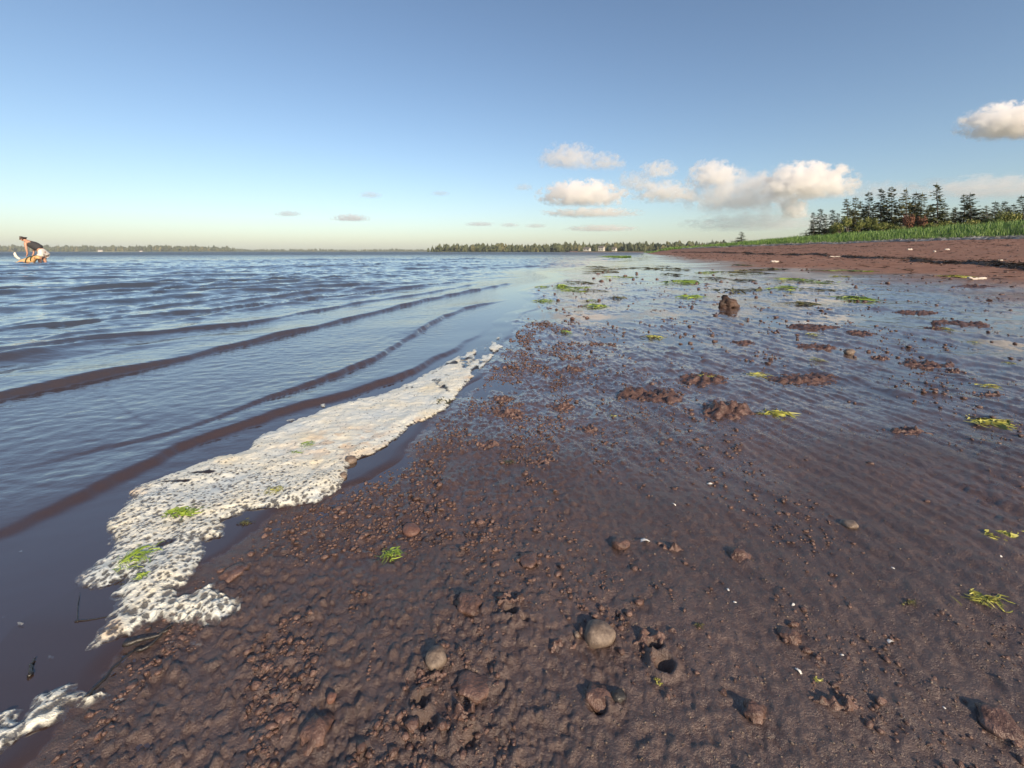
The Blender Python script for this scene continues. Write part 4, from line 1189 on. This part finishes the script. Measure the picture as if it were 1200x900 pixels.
y = np.exp(r.uniform(math.log(.40), math.log(7), n)); x = r.uniform(-.1, 1.35, n) * y
m = (x > xw(y) + .1) & (r.random(n) < sstep(.05, .5, fbm(x * 3.2, y * 2.0, 3, 165)))
x, y = x[m][:3600], y[m][:3600]
scatter('mud_crumbs', x, y, np.clip(r.lognormal(math.log(.0022), .5, len(x)), .001, .008) * np.interp(y, [.4, 1.5, 7], [.7, 1.3, 3.6]), M_clump, 64, 'scattered crumbs of mud over the whole flat')
n = 2600
y = np.exp(r.uniform(math.log(.40), math.log(2.4), n)); x = r.uniform(-.2, 1.3, n) * y
m = x > xw(y) + .1
scatter('sand_grit', x[m], y[m], r.uniform(.0007, .0016, m.sum()) * np.interp(y[m], [.4, 2], [.8, 1.6]), M_peb, 65, 'tiny pale grit over the near mud')

r = np.random.default_rng(66)
x, y = on_beach(r, 2600, .17, .97, 5, 60)
m = fbm(x * .6, y * .6, 3, 170) > -.1
x, y = x[m], y[m]
scatter('sand_lumps', x, y, r.uniform(.010, .028, len(x)) * np.interp(y, [5, 30], [.8, 1.8]), M_clump, 67, 'small lumps and hollows trodden in the brown upper sand')
x, y = on_beach(r, 1800, .2, .97, 5, 60)
o = link('weed_scraps', litter('weed_scraps', x, y, ground(x, y)[0] + .012, r.uniform(.04, .18, 1800) * np.interp(y, [5, 40], [1, 2.2]), np.full(1800, .016) * np.interp(y, [5, 40], [1, 2]), M_weedd, r, tilt=.05))
tag(o, 'scraps of dark dried weed strewn over the brown upper sand', 'weed scraps', kind='stuff')

# shells and bits of shell
SH = [(756, 641, 12, 4, 'flat white shell flake on the pale mud beside a low stone'), (853, 704, 5, 4, 'tiny white shell left one of two near the right stones'), (861, 719, 4, 3, 'tiny white shell just below another tiny shell'),
      (930, 725, 5, 4, 'tiny white shell alone on brown mud right of centre'), (936, 801, 8, 6, 'rounded white shell on the dark mud at lower right'), (1043, 767, 9, 4, 'thin white shell sliver in a groove at right'),
      (1106, 842, 4, 3, 'tiny white speck of shell near the lower right stone'), (987, 785, 4, 3, 'tiny white shell above the rounded white one'), (1173, 667, 4, 5, 'tiny white shell below the thick yellow green strand'),
      (790, 601, 5, 3, 'tiny white shell on the purple mud at centre'), (566, 815, 3, 3, 'white speck of shell by the broad flat stone'), (1046, 678, 4, 3, 'white speck of shell on the smooth mud at right'), (832, 573, 6, 4, 'white shell speck on grey mud below the largest heap')]
def shell_mesh(seed):
    r = np.random.default_rng(seed); n, m_ = 13, 6
    V = []
    for i in range(m_):
        for j in range(n):
            a = -.2 + (np.pi + .4) * j / (n - 1); q = i / (m_ - 1)
            rad = q * (1 + .05 * math.cos(j * np.pi)) * (1 + .06 * r.standard_normal())
            V.append((rad * math.cos(a), rad * math.sin(a) - .4, .45 * (1 - q ** 2) + .03 * math.cos(j * np.pi) * q))
    F = [(i * n + j, i * n + j + 1, (i + 1) * n + j + 1, (i + 1) * n + j) for i in range(m_ - 1) for j in range(n - 1)]
    return mk_mesh('shell', V, F, M_shell)
for i, (px, py, w, h_, lab) in enumerate(SH):
    x, y = pix(px, py, .01); s_ = w / F_PX * y / 2
    tag(link('shell', shell_mesh(i), loc=(x, y, gz(x, y) + .1 * s_), rot=(.2, .1, i * 1.3), scale=(s_, s_ * .9, s_ * .9)), lab, 'shell')

# sticks
def stick(pts, rad, label, mat=M_stick, name='stick'):
    P = []
    for k, (a, b) in enumerate(pts):
        x, y = pix(a, b, .008); P.append((x, y, max(gz(x, y), .003) + rad * .7))
    P = np.array(P)
    t0 = np.linspace(0, 1, len(P)); t1 = np.linspace(0, 1, 14)
    Q = np.stack([np.interp(t1, t0, P[:, k]) for k in range(3)], 1)
    Q[:, :2] += np.random.default_rng(int(pts[0][0])).normal(0, rad * .5, (14, 2))
    b = MB(); b.add(*tube(Q, rad * (1 - .6 * t1), 7))
    return tag(link(name, b.mesh(name, mat)), label, 'stick')
stick([(146, 752), (170, 745), (192, 738), (203, 728)], .0032, 'black wet stick lying just under the lower foam tip')
stick([(160, 760), (178, 751), (187, 742), (199, 733)], .0022, 'thinner black stick crossing under the black wet stick')
stick([(100, 815), (118, 795), (138, 775), (158, 757)], .0022, 'long thin brown stem running from the sticks to the low foam')
stick([(34, 788), (37, 775), (40, 768)], .002, 'short black stalk in the smooth film at the lower left')
stick([(91, 725), (91, 705), (93, 692)], .0007, 'thin dark weed stem under the film left of the foam')
stick([(88, 724), (110, 722), (134, 718)], .0007, 'thin dark stem meeting the lower foam lobe')

# driftwood and pale debris on the upper sand
def drift(px, py, z0, ln_px, rad_px, ang, label, cat='driftwood', name='driftwood'):
    y = None
    for yy in np.linspace(3, 70, 900):                   # where this sight line meets the sand
        x = (px - CX) / F_PX * yy
        if CAM_H - (py - HZ) / F_PX * yy < float(base_z(np.array([x]), np.array([yy]))[0]):
            y = yy; break
    if y is None: return
    L = ln_px / F_PX * y; R_ = rad_px / F_PX * y
    z = gz(x, y)
    s_ = np.linspace(-.5, .5, 9)
    r = np.random.default_rng(int(px))
    P = np.stack([s_ * L, .03 * L * r.standard_normal(9), R_ * .6 + .02 * L * r.standard_normal(9)], 1)
    b = MB(); b.add(*tube(P, R_ * (1 - .5 * np.abs(s_)) * (1 + .15 * r.standard_normal(9)), 8))
    tag(link(name, b.mesh(name, M_drift), loc=(x, y, z), rot=(0, 0, ang)), label, cat)
drift(1145, 328, 0, 24, 1.6, .15, 'long bleached log lying on the brown sand at right')
drift(908, 308, 0, 9, 1.4, .0, 'short pale piece of driftwood on the brown sand')
drift(1066, 293, 0, 7, 1.2, .3, 'pale chunk of driftwood between the weed line and the grass, left one of three')
drift(1095, 295.5, 0, 5, 1.0, .8, 'pale chunk of driftwood between the weed line and the grass, middle one of three')
drift(1110, 293, 0, 6, 1.1, .1, 'pale chunk of driftwood between the weed line and the grass, right one of three')
drift(980, 301, 0, 16, .9, .1, 'thin pale stick lying along the black weed line')
drift(1172, 307, 0, 8, 1.0, .2, 'pale chunk of wood on the sand above the black weed line at right')

# ------------------------------------------------------------------ woman and dog in the shallows
def skin_mesh(name, verts, edges, radii, mat, sub=2, loc=(0, 0, 0)):
    me = bpy.data.meshes.new(name)
    me.from_pydata(verts, edges, [])
    o = bpy.data.objects.new(name + '_form', me); COL.objects.link(o)
    md = o.modifiers.new('skin', 'SKIN'); md.use_smooth_shade = True
    for i, rd in enumerate(radii):
        v = me.skin_vertices[0].data[i]
        v.radius = (rd, rd) if not isinstance(rd, tuple) else rd
    me.skin_vertices[0].data[0].use_root = True
    sb = o.modifiers.new('sub', 'SUBSURF'); sb.levels = sub; sb.render_levels = sub
    dg = bpy.context.evaluated_depsgraph_get()
    out = bpy.data.meshes.new_from_object(o.evaluated_get(dg))
    out.name = name
    out.materials.clear(); out.materials.append(mat)
    bpy.data.objects.remove(o); bpy.data.meshes.remove(me)
    return out

def chain(specs):
    """specs: list of (parent index or None, (x,y,z), radius)"""
    v = [s_[1] for s_ in specs]; e = [(s_[0], i) for i, s_ in enumerate(specs) if s_[0] is not None]; rd = [s_[2] for s_ in specs]
    return v, e, rd
Yp = 20.0; Xp = (49.5 - CX) / F_PX * Yp
wo_ = bpy.data.objects.new('person', None); COL.objects.link(wo_)
wo_.location = (Xp, Yp, -.36); wo_.rotation_euler = (0, 0, math.radians(180 + 14))
tag(wo_, 'person in dark tank top and cream shorts bending over a dog in the water', 'person')
# local +x is forward, z = 0 the sea bed; hips 0.86 above it
B = [(None, (0, 0, .88), .135),                      # 0 pelvis
     (0, (.17, 0, 1.02), .125), (1, (.36, 0, 1.17), .135), (2, (.50, 0, 1.28), .115),   # 1-3 spine
     (3, (.585, 0, 1.345), .052), (4, (.66, 0, 1.385), .078), (5, (.715, 0, 1.415), .084), (6, (.76, 0, 1.39), .060),   # 4 neck 5-7 head
     (0, (-.02, .095, .80), .112), (8, (.03, .11, .50), .072), (9, (.0, .115, .44), .062), (10, (-.06, .115, .10), .040), (11, (.10, .125, .03), .034),  # 8-12 left leg
     (0, (-.02, -.095, .80), .112), (13, (.0, -.11, .50), .072), (14, (-.03, -.115, .44), .062), (15, (-.08, -.115, .10), .040), (16, (.08, -.125, .03), .034),
     (3, (.50, .17, 1.24), .056), (18, (.44, .20, 1.00), .042), (19, (.43, .16, .80), .030), (20, (.44, .14, .74), .026),   # left arm
     (3, (.50, -.17, 1.24), .056), (22, (.43, -.20, 1.00), .042), (23, (.41, -.16, .78), .030), (24, (.42, -.14, .72), .026)]
for base, yy in ((21, .14), (25, -.14)):              # five fingers on each hand
    bx_ = B[base][1]
    for k, (dy, ln) in enumerate([(-.030, .06), (-.012, .078), (.006, .082), (.022, .074), (.036, .056)]):
        i0 = len(B)
        B.append((base, (bx_[0] + .012, bx_[1] + dy, bx_[2] - .035), .010))
        B.append((i0, (bx_[0] + .022 + (.03 if k == 0 else .0), bx_[1] + dy * 1.2, bx_[2] - .035 - ln), .008))
link('body', skin_mesh('body', *chain(B), M_skin), wo_)
T_ = [(None, (.03, 0, .96), .168), (0, (.17, 0, 1.055), .172), (1, (.33, 0, 1.17), .182), (2, (.46, 0, 1.26), .160), (3, (.52, .09, 1.275), .075), (3, (.52, -.09, 1.275), .075)]
link('tank_top', skin_mesh('tank_top', *chain(T_), M_top), wo_)
S_ = [(None, (.09, 0, .99), .165), (0, (-.05, 0, .88), .185), (1, (-.02, .10, .75), .150), (2, (.01, .112, .62), .135), (1, (-.02, -.10, .75), .150), (4, (-.01, -.112, .62), .135)]
link('shorts', skin_mesh('shorts', *chain(S_), M_short), wo_)
H_ = [(None, (.69, 0, 1.455), .078), (0, (.635, 0, 1.43), .080), (1, (.60, 0, 1.37), .050), (0, (.745, 0, 1.455), .055)]
link('hair', skin_mesh('hair', *chain(H_), M_hair), wo_)

dg_ = bpy.data.objects.new('dog', None); COL.objects.link(dg_)
Xd = (31.0 - CX) / F_PX * 19.6
dg_.location = (Xd, 19.6, -.36); dg_.rotation_euler = (0, 0, math.radians(-8)); dg_.scale = (.92, .92, .97)
tag(dg_, 'golden dog with raised pale tail standing in the water before a person', 'dog')
D_ = [(None, (-.26, 0, .50), .150), (0, (0, 0, .47), .165), (1, (.26, 0, .49), .165),               # 0-2 trunk: rump, belly, chest
      (2, (.42, 0, .58), .105), (3, (.52, 0, .64), .092), (4, (.60, 0, .645), .086), (5, (.69, 0, .61), .050), (6, (.75, 0, .595), .038),   # neck, skull, muzzle
      (0, (-.33, .09, .38), .085), (8, (-.28, .10, .26), .052), (9, (-.36, .10, .14), .032), (10, (-.33, .10, .03), .036),
      (0, (-.33, -.09, .38), .085), (12, (-.28, -.10, .26), .052), (13, (-.36, -.10, .14), .032), (14, (-.33, -.10, .03), .036),
      (2, (.27, .10, .36), .065), (16, (.25, .10, .20), .040), (17, (.27, .10, .03), .036),
      (2, (.27, -.10, .36), .065), (19, (.25, -.10, .20), .040), (20, (.27, -.10, .03), .036)]
link('body', skin_mesh('body', *chain(D_), M_fur), dg_)
TL = [(None, (-.36, 0, .56), .045), (0, (-.50, 0, .62), .050), (1, (-.60, 0, .70), .055), (2, (-.655, 0, .80), .050), (3, (-.64, 0, .87), .030)]
link('tail', skin_mesh('tail', *chain(TL), M_furw), dg_)
for s_ in (-1, 1):
    E_ = [(None, (.575, .07 * s_, .70), .030), (0, (.565, .105 * s_, .66), .028), (1, (.585, .115 * s_, .60), .014)]
    link('ear', skin_mesh('ear', *chain(E_), M_fur, 1), dg_)
bm = MB()
ang = np.linspace(0, 2 * np.pi, 19)
for xc, rz, ry, zc in ((.20, .185, .180, .485), (.40, .135, .130, .575)):
    bm.add(*tube(np.stack([np.full(19, xc) + .03 * np.sin(ang), ry * np.cos(ang), zc + rz * np.sin(ang)], 1), np.full(19, .022), 6, False))
bm.add(*tube([(.18, 0, .665), (.30, 0, .675), (.40, 0, .705)], [.022] * 3, 6))
link('harness', bm.mesh('harness', M_strap), dg_)

# ------------------------------------------------------------------ clouds
def cloud(px, py, wpx, hpx, dens, seed, label, dist=6000.0, scale=2.8, base=-.35, cover=.0):
    y = dist; x = (px - CX) / F_PX * y; z = CAM_H + (HZ - py) / F_PX * y
    W = wpx / F_PX * y / 2; Hh = hpx / F_PX * y / 2; D = max(W * .6, Hh)
    m = bpy.data.materials.new('cloud_vapour'); m.use_nodes = True
    nt = m.node_tree
    for n_ in list(nt.nodes): nt.nodes.remove(n_)
    out = nt.nodes.new('ShaderNodeOutputMaterial')
    vol = nt.nodes.new('ShaderNodeVolumePrincipled')
    vol.inputs['Color'].default_value = (1.0, .99, .985, 1); vol.inputs['Anisotropy'].default_value = .2
    co = objco(nt)
    ln = N(nt, 'ShaderNodeVectorMath', operation='LENGTH'); nt.links.new(co, ln.inputs[0])
    mp = N(nt, 'ShaderNodeMapping'); mp.inputs['Location'].default_value = (seed * 3.7, seed * 1.3, seed * 2.1)
    asp = W / Hh
    mp.inputs['Scale'].default_value = (min(asp, 4.0) ** .8, 1.2, 1.0)
    nt.links.new(co, mp.inputs[0])
    nz = noise(nt, scale, 8, .66, mp.outputs[0])
    sep = N(nt, 'ShaderNodeSeparateXYZ'); nt.links.new(co, sep.inputs[0])
    fall = math_n(nt, 'SUBTRACT', .50 + cover, math_n(nt, 'POWER', ln.outputs['Value'], 1.6))
    v = math_n(nt, 'ADD', fall, math_n(nt, 'MULTIPLY', math_n(nt, 'SUBTRACT', nz, .5), 5.0))
    flat = N(nt, 'ShaderNodeMapRange', clamp=True); nt.links.new(sep.outputs['Z'], flat.inputs['Value'])
    flat.inputs['From Min'].default_value = base - .25; flat.inputs['From Max'].default_value = base + .15
    rim = N(nt, 'ShaderNodeMapRange', clamp=True); nt.links.new(ln.outputs['Value'], rim.inputs['Value'])
    rim.inputs['From Min'].default_value = 1.0; rim.inputs['From Max'].default_value = .85
    v = math_n(nt, 'MULTIPLY', v, 4.0, True)
    v = math_n(nt, 'MULTIPLY', math_n(nt, 'MULTIPLY', v, flat.outputs[0]), rim.outputs[0])
    nt.links.new(math_n(nt, 'MULTIPLY', v, dens * .55), vol.inputs['Density'])
    nt.links.new(vol.outputs[0], out.inputs['Volume'])
    V, F = ICO[2]
    o = link('cloud', mk_mesh('cloud', V * 1.08, F, m), loc=(x, y, z), scale=(W, D, Hh))
    return tag(o, label, 'cloud', kind='thing')
CLOUDS = [
    (683, 229, 96, 34, .030, 1, 'bright cream cloud with flat base, above the headland', .05),
    (666, 186, 66, 34, .012, 2, 'upper left pinkish cloud wisp of the high pair', 0),
    (707, 191, 52, 24, .010, 3, 'right hand cloud wisp of the high pair', 0),
    (772, 200, 42, 24, .016, 4, 'small puffy cloud right of the high pair', 0),
    (745, 214, 44, 26, .010, 5, 'small grey pink cloud under the puffy one', 0),
    (778, 227, 72, 30, .014, 6, 'soft cloud in the middle left of the big cloud bank', 0),
    (836, 206, 58, 34, .020, 7, 'left hand puff at the top of the big cloud bank', .05),
    (945, 216, 104, 46, .026, 8, 'big sunlit cream cloud at the right of the cloud bank', .08),
    (868, 230, 140, 54, .0055, 9, 'wide grey pink body of the big cloud bank', .1),
    (930, 246, 26, 30, .022, 10, 'small upright sunlit puff below the big cream cloud', .1),
    (890, 262, 170, 26, .002, 11, 'thin grey veil below the big cloud bank', .1),
    (1190, 145, 108, 44, .030, 12, 'white cloud cut by the right edge high in the sky', .1),
    (1160, 222, 170, 30, .0022, 13, 'long pink grey cloud band behind the right hand spruces', .1),
    (1035, 226, 90, 26, .002, 18, 'faint cloud veil behind the left of the spruce row', .1),
    (693, 250, 110, 12, .012, 14, 'thin pink cloud strip under the bright cream cloud', .05),
    (706, 268, 80, 9, .012, 15, 'low grey cloud strip near the headland', .05),
    (411, 256, 42, 10, .016, 16, 'largest small grey cloud low over the open bay', .05),
    (338, 251, 30, 8, .012, 17, 'little grey cloud at the far left of the small ones', .05),
    (434, 229, 26, 9, .010, 19, 'tiny faint cloud above the largest small grey one', .05),
    (516, 227, 22, 7, .008, 20, 'tiny faint cloud in the middle of the clear sky', .05),
    (562, 263, 34, 6, .014, 21, 'left one of three flat grey cloud shreds over the bay', .05),
    (597, 264, 24, 6, .014, 22, 'middle one of three flat grey cloud shreds over the bay', .05),
    (628, 265, 26, 6, .014, 23, 'right one of three flat grey cloud shreds over the bay', .05),
    (614, 220, 22, 10, .010, 24, 'little pink cloud left of the bright cream cloud', .05),
]
for i, (px, py, w, h_, dn, sd, lab, cv) in enumerate(CLOUDS):
    cloud(px, py, w * 1.25, h_ * 1.3, dn, sd, lab, dist=6000 + 90 * (i % 7) + (700 if dn < .009 else 0), cover=cv)

# ------------------------------------------------------------------ air
m = bpy.data.materials.new('pale_haze'); m.use_nodes = True
nt = m.node_tree
for n_ in list(nt.nodes): nt.nodes.remove(n_)
out = nt.nodes.new('ShaderNodeOutputMaterial'); vol = nt.nodes.new('ShaderNodeVolumePrincipled')
vol.inputs['Color'].default_value = (.86, .93, 1.0, 1); vol.inputs['Density'].default_value = .00010
nt.links.new(vol.outputs[0], out.inputs['Volume'])
b = MB()
x0, x1, y0, y1, z0, z1 = -3600, 3600, -400, 3500, -4.0, 60
V = [(x, y, z) for z in (z0, z1) for x, y in ((x0, y0), (x1, y0), (x1, y1), (x0, y1))]
b.add(V, [(0, 3, 2, 1), (4, 5, 6, 7), (0, 1, 5, 4), (1, 2, 6, 5), (2, 3, 7, 6), (3, 0, 4, 7)])
tag(link('haze', b.mesh('haze', m, False)), 'thin pale sea haze over the whole bay', 'haze', kind='stuff')
